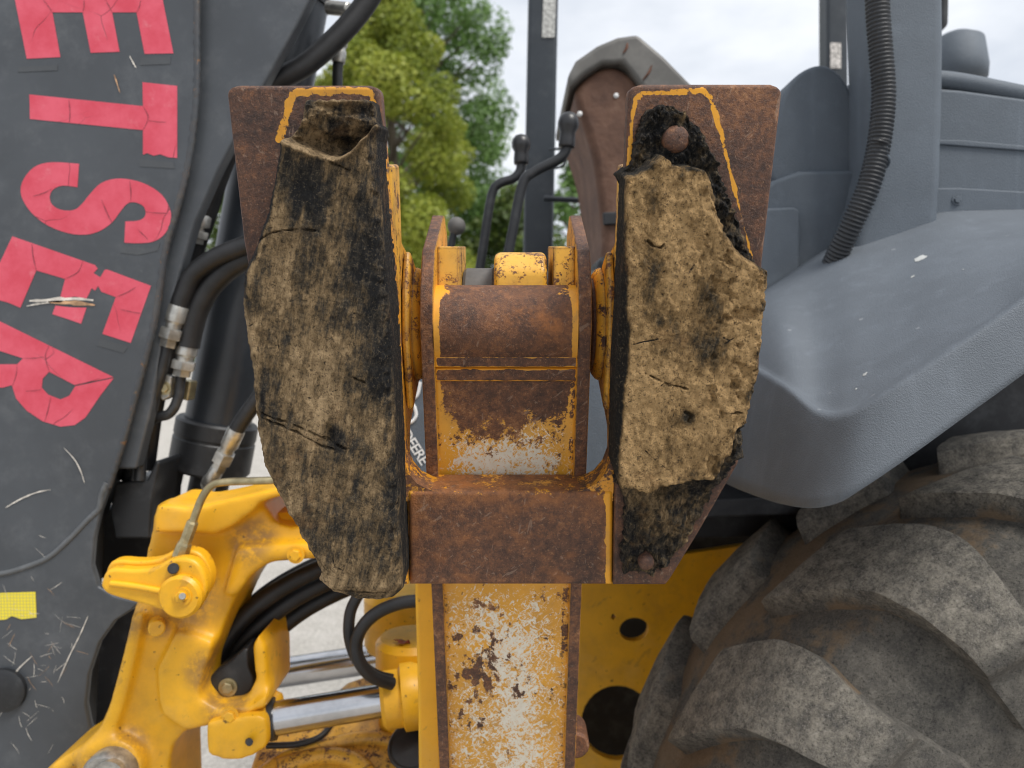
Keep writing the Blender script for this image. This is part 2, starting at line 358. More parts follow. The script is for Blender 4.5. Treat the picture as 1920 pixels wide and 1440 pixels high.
def mk_rubber(name, warm, kst):
    g = G(name)
    d = g.attr('dirt')
    st = g.ss(.25, .75, g.noise(62, 8, .75, g.map((1.6, .7, .26), (.35, .13, .5)))); st2 = g.ss(.3, .7, g.noise(170, 5, .7, g.map((1.2, .7, .3), (.5, -.10, .7))))
    n = g.ss(.28, .72, g.noise(75, 10, .8, g.map((1, 1, 1), (.6, .5, .4)))); nf = g.noise(330, 7, .88); nb = g.ss(.3, .7, g.noise(22, 6, .7))
    f = g.math('SUBTRACT', d, .5)
    for x, k in ((st, kst), (st2, .24), (n, .30), (nb, .16)): f = g.math('ADD', f, g.math('MULTIPLY', g.math('SUBTRACT', x, .5), k))
    f = g.math('ADD', f, .5)
    c = g.ramp(f, [(.10, (.020, .021, .023)), (.28, (.066, .058, .047)), (.43, (.16, .118, .070)), (.62, (.36, .25, .13)), (.90, (.66, .47, .26))])
    c = g.mix(1., c, warm, 'MULTIPLY')
    c = g.mix(g.math('MULTIPLY', g.ss(.58, .68, g.noise(17, 6, .7, g.map((1, 1, 1), (0, 0, 0), (5, 2, 1)))), .35), c, (.32, .17, .07))
    c = g.mix(g.math('MULTIPLY', g.ss(.54, .63, nf), .65), c, g.mix(.5, c, (.62, .48, .30))); c = g.mix(g.math('MULTIPLY', g.ss(.48, .39, nf), .85), c, (.024, .021, .018))
    c = g.mix(g.math('MULTIPLY', g.ss(.60, .66, g.noise(230, 5, .75)), .5), c, (.03, .027, .024))
    ck = g.ss(.020, .004, g.voro(30, 'DISTANCE_TO_EDGE', g.map((1, 1, .7)))); ck = g.math('MULTIPLY', ck, g.ss(.57, .63, g.noise(26, 6, .75)))
    pit = g.math('MULTIPLY', g.ss(.66, .72, g.noise(60, 6, .72, g.map((1, 1, 1), (0, 0, 0), (1, 7, 3)))), .85)
    c = g.mix(g.math('MAXIMUM', ck, pit), c, (.014, .013, .012))
    c = g.mix(g.math('MULTIPLY', g.attr('crack'), g.ss(.40, .5, n)), c, (.012, .011, .011))
    b = g.math('ADD', g.math('ADD', n, g.math('MULTIPLY', nf, .8)), g.math('ADD', g.math('MULTIPLY', st, .5), g.math('MULTIPLY', g.math('MAXIMUM', ck, pit), -.9)))
    return g.out(c, .9, 0, b, .0042, 1., spec=.2)
m_rub = mk_rubber('soil_caked_rubber', (1.0, .99, 1.0), .60); m_rubt = mk_rubber('tan_soil_caked_rubber', (1.08, .98, .82), .34)
def mk_tyre():
    g = G('dusty_tyre_rubber')
    d = g.attr('dirt'); wn_ = g.attr('worn'); n = g.ss(.33, .67, g.noise(48, 10, .82)); nf = g.noise(300, 6, .85); nb = g.noise(7, 4, .6)
    c = g.mix(g.ss(.35, .7, nb), (.075, .073, .070), (.130, .122, .110))
    c = g.mix(g.math('MULTIPLY', n, g.math('ADD', .42, g.math('MULTIPLY', wn_, .5))), c, (.37, .34, .285))
    c = g.mix(g.math('MULTIPLY', g.ss(.54, .63, nf), g.math('ADD', .25, g.math('MULTIPLY', wn_, .45))), c, (.42, .39, .35))
    c = g.mix(g.math('MULTIPLY', g.ss(.47, .38, nf), .7), c, (.018, .018, .018))
    br = g.ss(.55, .95, g.math('ADD', d, g.math('MULTIPLY', g.math('SUBTRACT', g.ss(.3, .7, g.noise(12, 7, .7)), .5), .8)))
    c = g.mix(g.math('MULTIPLY', br, .75), c, g.mix(nf, (.15, .10, .06), (.34, .23, .13)))
    return g.out(c, .85, 0, g.math('ADD', n, g.math('MULTIPLY', nf, .7)), .0035, .9, spec=.3)
m_tyre = mk_tyre()
def mk_seat():
    g = G('torn_brown_seat'); n = g.noise(14, 6, .65)
    c = g.ramp(n, [(.3, (.070, .032, .020)), (.55, (.13, .065, .040)), (.8, (.22, .13, .09))]); return g.out(c, .75, 0, g.noise(60, 5), .002)
m_seat = mk_seat()
m_vinyl = flat('grey_vinyl', (.13, .125, .115), .5, var=.2, bs=60)
m_foam = flat('torn_foam', (.12, .05, .03), .9, var=.3)
m_leafdry = flat('dry_leaf', (.22, .06, .03), .8, var=.3)

# ------------------------------------------------------------------ setting: ground and trees
def mk_ground():
    g = G('pale_gravel_concrete')
    a = g.noise(5, 6, .65); b = g.noise(55, 6, .75); v = g.voro(85)
    c = g.mix(g.ss(.35, .7, a), (.40, .375, .335), (.50, .47, .43))
    c = g.mix(g.math('MULTIPLY', g.ss(.45, .7, b), .6), c, (.60, .575, .53))
    c = g.mix(g.math('MULTIPLY', g.ss(.56, .40, b), .35), c, (.17, .16, .145))
    c = g.mix(g.math('MULTIPLY', g.ss(.25, .12, v), .3), c, (.22, .20, .18))
    return g.out(c, .9, 0, g.math('ADD', b, g.math('MULTIPLY', v, .6)), .01, .8)
def sheet(name, x0, x1, y0, y1, z, mat, label):
    o = link(name, mesh([(x0, y0, z), (x1, y0, z), (x1, y1, z), (x0, y1, z)], [(0, 1, 2, 3)]), mat, None, None, None)
    o['kind'] = 'structure'; o['label'] = label; o['category'] = 'ground'; return o
sheet('gravel_yard', -160, 160, -60, 260, 0, mk_ground(), 'pale gravelly concrete yard under the machine')
gg = G('rough_grass'); mg = gg.out(gg.mix(gg.noise(3, 6), (.05, .09, .02), (.12, .15, .04)), .95, 0, gg.noise(30, 4), .05)
sheet('grass_verge', -160, 160, 40, 258, .004, mg, 'rough green grass beyond the yard')['kind'] = 'structure'

def mk_leaf(name, c1, c2, c3):
    g = G(name); c = g.ramp(g.attr('tint'), [(0, c1), (.5, c2), (1, c3)])
    g.put(g.b.inputs['Base Color'], c); g.b.inputs['Roughness'].default_value = .55
    tr = g.t.nodes.new('ShaderNodeBsdfTranslucent'); g.put(tr.inputs[0], c); ms = g.t.nodes.new('ShaderNodeMixShader'); ms.inputs[0].default_value = .38
    g.t.links.new(g.b.outputs[0], ms.inputs[1]); g.t.links.new(tr.outputs[0], ms.inputs[2]); g.t.links.new(ms.outputs[0], g.o.inputs[0]); return g.m
m_lf = {'y': mk_leaf('yellow_green_leaves', (.12, .17, .022), (.26, .31, .036), (.42, .44, .07)),
        'g': mk_leaf('green_leaves', (.06, .12, .025), (.14, .25, .06), (.23, .36, .11)),
        'd': mk_leaf('dark_green_leaves', (.03, .06, .012), (.075, .12, .022), (.15, .19, .035))}
gb = G('tree_bark'); m_bark = gb.out(gb.mix(gb.noise(6, 6, .6, gb.map((1, 1, .2))), (.07, .055, .04), (.16, .13, .10)), .9, 0, gb.noise(14, 6), .03)
def tree(name, x, y, h, wid, kind, label, nl=9000, leaf=.16, seed=1, low=.1):
    rng = np.random.default_rng(seed); rr = random.Random(seed)
    K = 1.8; x *= K; y *= K; h *= K * .96; wid *= K; leaf *= K
    t = bpy.data.objects.new(name, None); COL.objects.link(t); t.location = (x, y, 0)
    t['label'] = label; t['category'] = 'tree'; t['group'] = 'trees beyond the yard'
    # trunk with limbs
    bm = bmesh.new(); clumps = []
    def limb(p, q, r0, r1, k=7):
        d = (q - p).normalized(); e1 = d.orthogonal().normalized(); e2 = d.cross(e1); prev = None
        for s in range(5):
            c = p.lerp(q, s / 4) + Vector((rr.uniform(-1, 1), rr.uniform(-1, 1), 0)) * r0 * .35; r = r0 + (r1 - r0) * s / 4
            cur = [bm.verts.new(c + (e1 * math.cos(6.283 * a / k) + e2 * math.sin(6.283 * a / k)) * r) for a in range(k)]
            if prev:
                for a in range(k): bm.faces.new((prev[a], prev[(a + 1) % k], cur[(a + 1) % k], cur[a]))
            prev = cur
    top = Vector((0, 0, h * .88)); limb(Vector((0, 0, -.05)), Vector((.1, 0, h * .45)), h * .022, h * .014); limb(Vector((.1, 0, h * .45)), top, h * .014, .02)
    n_c = 90
    for k in range(n_c):
        f = low + (1 - low) * ((k + rr.random()) / n_c) ** .9; a = rr.uniform(0, 6.283)
        prof = math.sin(min(1, (f - low) / (1 - low) * 1.02 + .10) * math.pi) ** .6 if f < .96 else .2
        rad = wid * prof * (.25 + .75 * math.sqrt(rr.random()))
        c = Vector((math.cos(a) * rad, math.sin(a) * rad, f * h)); s = wid * rr.uniform(.24, .46) * (1.1 - .45 * f)
        clumps.append((c, s)); limb(Vector((0, 0, max(h * .12, f * h - rad * .8))), c, h * .006, .012, 5)
    link('trunk', from_bm(bm), m_bark, t, None, 60)
    cs = np.array([list(c) for c, s in clumps]); ss_ = np.array([s for c, s in clumps])
    pk = rng.choice(len(cs), nl, p=ss_ ** 2 / (ss_ ** 2).sum())
    d = rng.normal(size=(nl, 3)); d /= np.linalg.norm(d, axis=1)[:, None]
    rad = ss_[pk] * (.45 + .62 * rng.random(nl) ** .6)
    pos = cs[pk] + d * rad[:, None] * np.array([1, 1, .8])
    pos[:, 2] = np.maximum(pos[:, 2], .15)
    nr = d + rng.normal(size=(nl, 3)) * .7 + np.array([0, 0, .35]); nr /= np.linalg.norm(nr, axis=1)[:, None]
    up = rng.normal(size=(nl, 3)); e1 = np.cross(nr, up); e1 /= np.linalg.norm(e1, axis=1)[:, None]; e2 = np.cross(nr, e1)
    sz = leaf * (.6 + .8 * rng.random(nl))
    q = np.stack([pos - e1 * sz[:, None] * .55, pos - e2 * sz[:, None] * .35 + nr * sz[:, None] * .1, pos + e1 * sz[:, None] * .55, pos + e2 * sz[:, None] * .35 + nr * sz[:, None] * .1], 1).reshape(-1, 3)
    me = bpy.data.meshes.new('m'); me.vertices.add(nl * 4); me.vertices.foreach_set('co', q.ravel()); me.loops.add(nl * 4); me.loops.foreach_set('vertex_index', np.arange(nl * 4))
    me.polygons.add(nl); me.polygons.foreach_set('loop_start', np.arange(nl) * 4); me.polygons.foreach_set('loop_total', np.full(nl, 4)); me.update()
    ct = rng.random(len(cs)); setattr_f(me, 'tint', np.repeat(np.clip(ct[pk] * .5 + rng.random(nl) * .5, 0, 1), 4))
    link('crown', me, m_lf[kind], t, None, None)
    return t
tree('broadleaf_tree', X(735, 20), 20, 10.6, 2.0, 'y', 'yellow-green tree with pointed crown standing before a taller green tree', 80000, .092, 3)
tree('broadleaf_tree', X(800, 26), 26, 15.6, 3.0, 'g', 'tall green tree rising behind the yellow-green tree', 60000, .125, 5)
tree('broadleaf_tree', X(560, 24), 24, 9.0, 2.6, 'd', 'dark green tree half hidden behind the upper end of the boom cylinder', 14000, .17, 8)
tree('broadleaf_tree', X(380, 30), 30, 9.5, 3.2, 'd', 'bushy green tree seen in the gap between boom and boom cylinder', 12000, .20, 9)
tree('broadleaf_tree', X(960, 22), 22, 5.2, 1.8, 'd', 'low dark green tree behind the two bent control levers', 11000, .15, 11)
tree('broadleaf_tree', X(1075, 30), 30, 8.2, 2.0, 'g', 'sparse light green tree between canopy post and torn seat', 5000, .20, 12)

# ------------------------------------------------------------------ rear wheel
WC = P(2230, 1870, .92); WX, WZ = WC.x, WC.z
YN, YF = .875, 1.33                      # near and far sidewall bulge
YM = (YN + YF) / 2
prof = [(.33, .05), (.36, .025), (.42, .008), (.49, 0), (.55, .008), (.595, .026), (.622, .052), (.640, .095), (.648, .15), (.650, .2275)]   # (radius, distance in from the bulge)
full = [(r, YN + y) for r, y in prof] + [(r, YF - y) for r, y in prof[-2::-1]]
NA = 180
V = []; F = []; D = []
for i in range(NA):
    a = 2 * math.pi * i / NA
    for (r, y) in full:
        dn = .0025 * fb(math.cos(a) * r * 9, y * 9, math.sin(a) * r * 9, 3)
        V.append((WX + math.cos(a) * (r + dn), y, WZ + math.sin(a) * (r + dn))); D.append(sst(.58, .64, r) * .80)
m_ = len(full)
for i in range(NA):
    for k in range(m_ - 1): F.append((i * m_ + k, i * m_ + k + 1, ((i + 1) % NA) * m_ + k + 1, ((i + 1) % NA) * m_ + k))
bm = bmesh.new(); me = mesh(V, F); bm.from_mesh(me); bmesh.ops.recalc_face_normals(bm, faces=bm.faces); bm.to_mesh(me); bm.free(); setattr_f(me, 'dirt', D)
tyre = link('rear_tyre', me, m_tyre, ROOT, 'worn dusty rear tyre with thick curved lugs under the grey fender', 60)
lathe('wheel_rim', [(0, .12), (.09, .06), (.14, .10), (.28, .12), (.31, .05), (.345, .035), (.345, .06), (.345, .40), (.31, .40), (0, .38)], (WX, YN, WZ), (0, 1, 0), m_yel, ROOT, 48)
sp = [(.44, .004), (.50, .001), (.55, .008), (.595, .026), (.622, .052), (.636, .085), (.643, .12), (.648, .16), (.650, .185)]
def lug_mesh(side, seed):
    rr = random.Random(seed); V = []; D = []; WN = []; na = 9; n = 44
    ds = [0]
    for (r1, y1), (r2, y2) in zip(sp, sp[1:]): ds.append(ds[-1] + math.hypot(r2 - r1, y2 - y1))
    for s in range(n + 1):
        t = s / n; q = t * ds[-1]
        r = np.interp(q, ds, [a for a, b in sp]); y = np.interp(q, ds, [b for a, b in sp])
        r2 = np.interp(q + .01, ds, [a for a, b in sp]); y2 = np.interp(q + .01, ds, [b for a, b in sp]); r0 = np.interp(q - .01, ds, [a for a, b in sp]); y0 = np.interp(q - .01, ds, [b for a, b in sp])
        tr, ty = r2 - r0, y2 - y0; l = math.hypot(tr, ty) or 1; nr, ny = ty / l, -tr / l        # outward
        ph = -.03 + .10 * t + .12 * sst(.55, 1.05, t)                                                        # the bar sweeps round the tread
        wdt = .040 + .030 * sst(.35, .8, t)
        hgt = (.022 * sst(.22, .29, t) + .014) * (1 if t < .93 else 1 - .35 * (t - .93) / .07) 
        for k in range(na):
            u = k / (na - 1) * 2 - 1
            top = [0, .0, 0.975, 1, 1.0, 1, .975, .0, 0][k]
            uu = [-1.3, -1.10, -1.0, -.90, 0, .90, 1.0, 1.10, 1.3][k]
            h = -.012 + (hgt + .012) * top if k not in (1, 7) else .001
            cap = 1 if 0 < s < n else 0
            hh = h if cap else -.012
            ang = ph + uu * wdt / r; jz = .0022 * fb(ang * 14 + seed, y * 30, t * 5, 3)
            R_ = r + nr * (hh + jz); Y_ = y + ny * (hh + jz)
            V.append((math.cos(ang) * R_, Y_ if side == 0 else (YF - YN) - Y_, math.sin(ang) * R_)); D.append(.70 if k in (0, 1, 7, 8) and t > .45 else .12); WN.append(1. if 2 <= k <= 6 and t > .33 else 0.)
    F = []
    for s in range(n):
        for k in range(na - 1): F.append((s * na + k, s * na + k + 1, (s + 1) * na + k + 1, (s + 1) * na + k))
    me = mesh(V, F); bm = bmesh.new(); bm.from_mesh(me); bmesh.ops.recalc_face_normals(bm, faces=bm.faces); bm.to_mesh(me); bm.free()
    setattr_f(me, 'dirt', D); setattr_f(me, 'worn', WN); return me
LUGS = [[lug_mesh(s, k * 7 + s) for k in range(3)] for s in (0, 1)]
for me in LUGS[0] + LUGS[1]:
    me.materials.append(m_tyre); me.polygons.foreach_set('use_smooth', [True] * len(me.polygons)); me.set_sharp_from_angle(angle=R(48))
NL = 18
for s in (0, 1):
    for k in range(NL):
        o = bpy.data.objects.new('lug', LUGS[s][k % 3]); COL.objects.link(o); o.parent = tyre
        o.location = (WX, YN, WZ); a = 2 * math.pi * (k + .5 * s) / NL + R(1)
        o.rotation_euler = (0, -a, 0)

# ------------------------------------------------------------------ fender
cols = [  # (lower edge), (just under crease), (crease), (mid), (back edge): px, py, Y
    [(1270, 850, 1.28), (1270, 668, 1.28), (1278, 640, 1.28), (1290, 610, 1.29), (1300, 590, 1.30)],
    [(1352, 902, 1.10), (1372, 690, 1.11), (1380, 668, 1.13), (1390, 610, 1.20), (1390, 565, 1.30)],
    [(1440, 938, .93), (1466, 738, .94), (1470, 715, .96), (1465, 610, 1.10), (1455, 528, 1.30)],
    [(1502, 950, .85), (1535, 792, .86), (1538, 764, .89), (1530, 640, 1.05), (1520, 485, 1.30)],
    [(1560, 944, .815), (1592, 792, .82), (1590, 764, .85), (1600, 600, 1.05), (1590, 446, 1.30)],
    [(1620, 914, .80), (1660, 752, .805), (1655, 728, .835), (1680, 560, 1.05), (1680, 417, 1.30)],
    [(1720, 846, .795), (1770, 680, .80), (1765, 655, .83), (1770, 510, 1.05), (1760, 396, 1.30)],
    [(1850, 752, .795), (1870, 612, .80), (1868, 588, .83), (1870, 470, 1.05), (1860, 392, 1.30)],
    [(2010, 642, .795), (2000, 525, .80), (2000, 502, .83), (2000, 430, 1.05), (2000, 390, 1.30)],
    [(2250, 520, .795), (2250, 420, .80), (2250, 400, .83), (2250, 370, 1.05), (2250, 380, 1.30)]]
C3 = [[P(c[0], c[1] - (10 if k == 3 else 0), c[2]) for k, c in enumerate(col)] for col in cols]
rows = [smooth_poly([c[k] for c in C3], 8, False) for k in range(5)]
V = []; F = []
for i in range(len(rows[0])):
    lo, un, cr, mi, bk = (Vector(r[i]) for r in rows)
    un = un.lerp(cr, .25); cn = un + (un - lo).normalized() * (cr - un).length * .36
    pr = [lo.lerp(un, t / 8) for t in range(8)]
    pr += [un.lerp(cn, t / 6).lerp(cn.lerp(cr, t / 6), t / 6) for t in range(6)]
    pr += smooth_poly([cr, mi, bk], 8, False)
    V += pr
nq = len(pr)
F = [(i * nq + k, i * nq + k + 1, (i + 1) * nq + k + 1, (i + 1) * nq + k) for i in range(len(rows[0]) - 1) for k in range(nq - 1)]
me = mesh(V, F); bm = bmesh.new(); bm.from_mesh(me); bmesh.ops.recalc_face_normals(bm, faces=bm.faces); bm.to_mesh(me); bm.free()
fender = link('fender', me, m_fend, ROOT, 'grained grey plastic rear fender spotted with bird droppings', None)
sm = fender.modifiers.new('t', 'SOLIDIFY'); sm.thickness = .006; sm.offset = -1
dg = bpy.context.evaluated_depsgraph_get(); me2 = bpy.data.meshes.new_from_object(fender.evaluated_get(dg)); fender.modifiers.clear(); fender.data = me2
# droppings: small flat splats that sit on the plastic
me2.polygons.foreach_set('use_smooth', [True] * len(me2.polygons))
from mathutils.bvhtree import BVHTree
bvh = BVHTree.FromPolygons([v.co for v in me2.vertices], [p.vertices[:] for p in me2.polygons])
m_drop = flat('bird_dropping', (.42, .43, .42), .8, var=.2)
def splat(px, py, r, k):
    hit = bvh.ray_cast(CAM, ray(px, py).normalized())
    if hit[0] is None: return
    n = hit[1] if hit[1].y < 0 or hit[1].z > 0 else -hit[1]
    e1 = n.orthogonal().normalized(); e2 = n.cross(e1); V = [hit[0] + n * .0012]; m = 22
    for i in range(m):
        a = 6.283 * i / m; q = r * (1 + .45 * fb(math.cos(a) * 1.6 + k * 7, math.sin(a) * 1.6, k, 3))
        V.append(hit[0] + (e1 * math.cos(a) * q * 1.35 + e2 * math.sin(a) * q * .85) + n * .0004)
    link('dropping', mesh(V, [(0, i + 1, (i + 1) % m + 1) for i in range(m)]), m_drop, fender, None, 180)
for k, (x, y, r) in enumerate([(1727, 484, .0085), (1711, 519, .003), (1622, 702, .003), (1605, 730, .0014), (1806, 506, .0010)]): splat(x, y, r, k)

# ------------------------------------------------------------------ main frame behind the leg and wheel
def oval(cx, cy, rx, ry, n=28, rot=0.): return [(cx + math.cos(6.283 * i / n) * rx * math.cos(rot) - math.sin(6.283 * i / n) * ry * math.sin(rot), cy + math.cos(6.283 * i / n) * rx * math.sin(rot) + math.sin(6.283 * i / n) * ry * math.cos(rot)) for i in range(n)]
YFR = 1.66
def cutter(pts, Y, t=.2):
    bm = bmesh.new(); bm_prism(bm, [P(x, y, Y) for x, y in pts], (0, t, 0)); return from_bm(bm)
def cut(o, mesh_list):
    for me in mesh_list:
        c = bpy.data.objects.new('cut', me); COL.objects.link(c)
        m = o.modifiers.new('b', 'BOOLEAN'); m.operation = 'DIFFERENCE'; m.object = c; m.solver = 'EXACT'
        dg = bpy.context.evaluated_depsgraph_get(); dg.update(); nm = bpy.data.meshes.new_from_object(o.evaluated_get(dg)); o.modifiers.clear(); o.data = nm; bpy.data.objects.remove(c)
    return o
fr = ppx('side_frame', [(1040, 980), (1150, 1010), (1275, 1040), (1400, 1022), (1500, 1000), (1900, 990), (1900, 1700), (1040, 1700)], YFR, .02, m_yel, ROOT, 0, label='yellow side frame plate with oval access hole behind the tyre')
cut(fr, [cutter(oval(1203, 1214, 29, 23, rot=-.15), YFR - .1), cutter(oval(1162, 1189, 4, 5), YFR - .1), cutter(oval(1170, 1400, 72, 74), YFR - .1)])
bev(fr, .003, 2)
ppx('transmission_case', [(1000, 1000), (1300, 900), (1500, 880), (1950, 900), (1950, 1600), (1000, 1600)], 1.95, .4, m_inner, bevel=.03)
ppx('inner_fender_panel', [(1270, 700), (1950, 660), (1950, 1000), (1300, 1010)], 1.34, .02, m_inner, bevel=.004)
ppx('rear_frame_post', [(776, 1050), (812, 1050), (822, 1240), (832, 1560), (786, 1560), (783, 1300)], .985, .05, m_yel, bevel=.005, label='yellow upright frame plate beside the stabilizer leg')
ppx('rear_cross_frame', [(800, 1090), (1090, 1090), (1090, 1600), (800, 1600)], 1.70, .05, m_yel, bevel=.005)
prism('added_floor_deck', [(-.14, 1.12, Z(945, 1.3)), (1.3, 1.36, Z(945, 1.3)), (1.3, 2.4, Z(945, 1.3)), (-.14, 2.4, Z(945, 1.3))], (0, 0, .03), m_inner, ROOT, .004)  # floor deck added overhead to keep light off the side frame
lathe('stabilizer_stop', [(0, 0), (.014, 0), (.017, .004), (.017, .05), (0, .05)], P(1080, 1400, .93), (0, 1, 0), m_edge, ROOT, 20)

# ------------------------------------------------------------------ operator station
def post(name, a, b, Y, wpx, dep, mat, label):
    (x0, y0), (x1, y1) = a, b
    return ppx(name, [(x0 - wpx / 2, y0), (x0 + wpx / 2, y0), (x1 + wpx / 2, y1), (x1 - wpx / 2, y1)], Y, dep, mat, bevel=.012, label=label)
fp = post('canopy_post', (1024, -260), (1006, 640), 2.3, 56, .09, m_post, 'dark canopy post with pale data label behind the bent levers')
def sticker(px0, py0, px1, py1, Y, par, rows, sk=0, c=m_white):
    s = ppx('data_label', [(px0, py0), (px1, py0), (px1 - sk, py1), (px0 - sk, py1)], Y, .0012, c, par, 0)
    s.parent = par
    return s
def child_fix(o): pass
sticker(1020, -30, 1044, 70, 2.297, fp, 9, 4, flat('label_print', (.42, .42, .40), .6, var=.45, bs=900))
fp2 = post('canopy_post', (1570, -260), (1572, 330), 2.7, 40, .08, m_post, 'slim dark canopy post rising behind the rounded console')
sticker(1557, 80, 1577, 128, 2.697, fp2, 5, 0, flat('label_print', (.50, .47, .44), .6, var=.5, bs=700))
# near canopy pillar, flaring at its foot
pil = prism('canopy_pillar', [P(x, y, 1.25) for x, y in [(1634, -300), (1772, -300), (1776, 60), (1775, 180), (1770, 330), (1762, 470), (1590, 500), (1606, 430), (1630, 370), (1645, 300), (1645, 120)]], (0, .12, 0), m_pan, ROOT, .02, 5, 'grey canopy pillar rising from the fender')
tube('corrugated_conduit', [P(1642, -200, 1.215), P(1645, 0, 1.215), P(1651, 90, 1.215), P(1657, 180, 1.215), P(1648, 270, 1.215), P(1630, 345, 1.215), P(1600, 415, 1.225), P(1578, 460, 1.24), P(1560, 500, 1.26)], .0165, m_loom, ROOT, 20, 8, 'black corrugated wiring conduit tied to the grey pillar', (.0062, .0014), smooth=180)
tube('cable_tie', [P(1636, 262, 1.20), P(1650, 264, 1.193), P(1664, 268, 1.20), P(1668, 272, 1.225)], .0022, m_knob, n=8)
tube('wire_hook', [P(1668, 248, 1.21), P(1664, 262, 1.205), P(1661, 285, 1.205), P(1667, 300, 1.208), P(1663, 312, 1.225)], .0028, m_pan, n=10)
# consoles
cons = ppx('side_console', smooth_poly([(1455, 345), (1458, 230), (1475, 165), (1510, 130), (1550, 122), (1585, 150), (1605, 200), (1622, 270), (1632, 340)], 4), 1.36, .20, m_pan, bevel=.04, seg=6, label='rounded grey plastic console behind the rusty pad')
ppx('side_console', [(1300, 520), (1380, 400), (1450, 338), (1500, 320), (1640, 318), (1650, 700), (1300, 700)], 1.34, .2, m_pan, bevel=.008, label='grey lower console below the rounded console')
ppx('console_door', [(1330, 395), (1490, 387), (1502, 395), (1498, 640), (1330, 640)], 1.325, .012, m_pan, bevel=.006)
ppx('side_console', smooth_poly([(1595, 330), (1597, 170), (1615, 145), (1650, 140), (1680, 330)], 4), 1.44, .1, m_pan, bevel=.012, label='grey console edge half hidden behind the pillar')
ppx('rear_side_panel', [(1755, 165), (1800, 168), (2050, 202), (2050, 460), (1745, 460)], 1.30, .05, m_pan, bevel=.006, label='grey side panel between pillar and fender')
ppx('panel_ledge', [(1755, 262), (1800, 262), (2050, 285), (2050, 292), (1755, 270)], 1.296, .01, m_pan, bevel=.002)
ppx('panel_ledge', [(1752, 352), (1800, 352), (2050, 366), (2050, 470), (1745, 470)], 1.292, .012, m_pan, bevel=.003)
tube('handrail', [P(1740, 148, 1.32), P(1800, 154, 1.32), P(1920, 178, 1.32), P(2100, 216, 1.32)], .0145, m_pan, sub=4)
b_ = bolt(P(1794, 375, 1.292), (0, -1, 0), .0058, m_pan, ROOT)
lathe('headrest', [(0, 0), (.05, 0), (.066, .012), (.07, .04), (.066, .11), (.04, .13), (0, .135)], P(1798, 160, 2.0) , (0, .2, 1), m_pan, ROOT, 32, 'small rounded grey headrest beyond the handrail', 180)
ppx('mirror_back', [(1765, -60), (1782, -50), (1780, 45), (1765, 60)], 1.9, .04, m_dark, bevel=.008)
# seat seen from the side: torn shell
SHELL = [(1066, 168), (1063, 145), (1080, 112), (1120, 84), (1158, 68), (1196, 62), (1245, 104), (1300, 160), (1325, 300), (1325, 420), (1290, 420), (1238, 270), (1206, 166), (1168, 118), (1130, 120), (1096, 140)]
seat = ppx('operator_seat', smooth_poly([(1092, 230), (1078, 180), (1090, 152), (1130, 125), (1165, 128), (1200, 160), (1240, 260), (1230, 420), (1225, 520), (1135, 520), (1128, 430), (1112, 300)], 4), 1.72, .42, m_seat, bevel=.03, seg=5, label='operator seat back with torn brown cover and cracked grey shell')
shell = ppx('seat_shell', SHELL, 1.70, .46, m_vinyl, seat, .012, 3)
for a, b in [((1205, 150), (1222, 122)), ((1168, 100), (1176, 80))]:
    tube('tear', [P(a[0], a[1], 1.698), P((a[0] + b[0]) / 2 + 3, (a[1] + b[1]) / 2, 1.697), P(b[0], b[1], 1.698)], lambda t: .0008 + .0016 * math.sin(t * math.pi), m_foam, seat, 8)
for x, y in [(1155, 180), (1087, 214)]:
    lathe('button', [(0, 0), (.006, .001), (.0055, .004), (0, .006)], P(x, y, 1.722), (0, -1, 0), m_white, seat, 16, smooth=180)
ppx('seat_strap', [(1130, 398), (1170, 396), (1170, 420), (1132, 422)], 1.712, .01, m_dark, seat, .003)
ppx('seat_pedestal', [(1118, 480), (1300, 470), (1300, 720), (1118, 720)], 1.60, .3, m_dark, bevel=.02)
# levers
def lever(pts, Y, r, kn, label, kmat=m_knob, ball=False):
    o = tube('control_lever', [P(x, y, Y) for x, y in pts], r, m_dark, ROOT, 16, 8, label)
    a = P(*kn[0], Y); b = P(*kn[1], Y); l = (b - a).length; k = kn[2]
    if ball: pr = [(0, -k)] + [(k * math.cos(t), k * math.sin(t)) for t in np.linspace(-1.4, 1.5, 12)] + [(0, k)]; return lathe('knob', pr, b, b - a, kmat, o, 24, smooth=180)
    pr = [(0, 0), (r * 1.5, 0), (r * 1.6, .004), (r * 1.6, l * .25), (k * .72, l * .45), (k * .98, l * .62), (k, l * .76), (k * .9, l * .9), (k * .6, l * 1.03), (0, l * 1.1)]
    lathe('knob', pr, a, b - a, kmat, o, 28, smooth=180)
lever([(893, 540), (905, 470), (921, 370), (935, 345), (962, 335), (975, 320), (977, 300)], 1.45, .0085, ((977, 308), (977, 256), .0175), 'short bent black control lever with black knob')
lever([(940, 540), (962, 430), (980, 345), (1002, 322), (1045, 300), (1060, 284), (1064, 268)], 1.40, .0092, ((1062, 277), (1067, 215), .019), 'longer bent black control lever with black knob')
lever([(838, 500), (848, 450), (852, 432)], 1.5, .007, ((850, 450), (856, 424), .0175), 'short control lever with round grey knob', m_gknob, True)
ppx('lever_tower', [(800, 520), (1130, 500), (1160, 560), (1160, 700), (780, 700)], 1.42, .2, m_dark, bevel=.02)
tube('grab_rail', [P(1020, 372, 2.25), P(1125, 378, 2.25)], .0085, m_post, sub=1)
tube('wire_loop', [P(1030, 280, 2.25), P(1060, 282, 2.22), P(1056, 310, 2.22), P(1030, 316, 2.25)], .004, m_post, n=8)
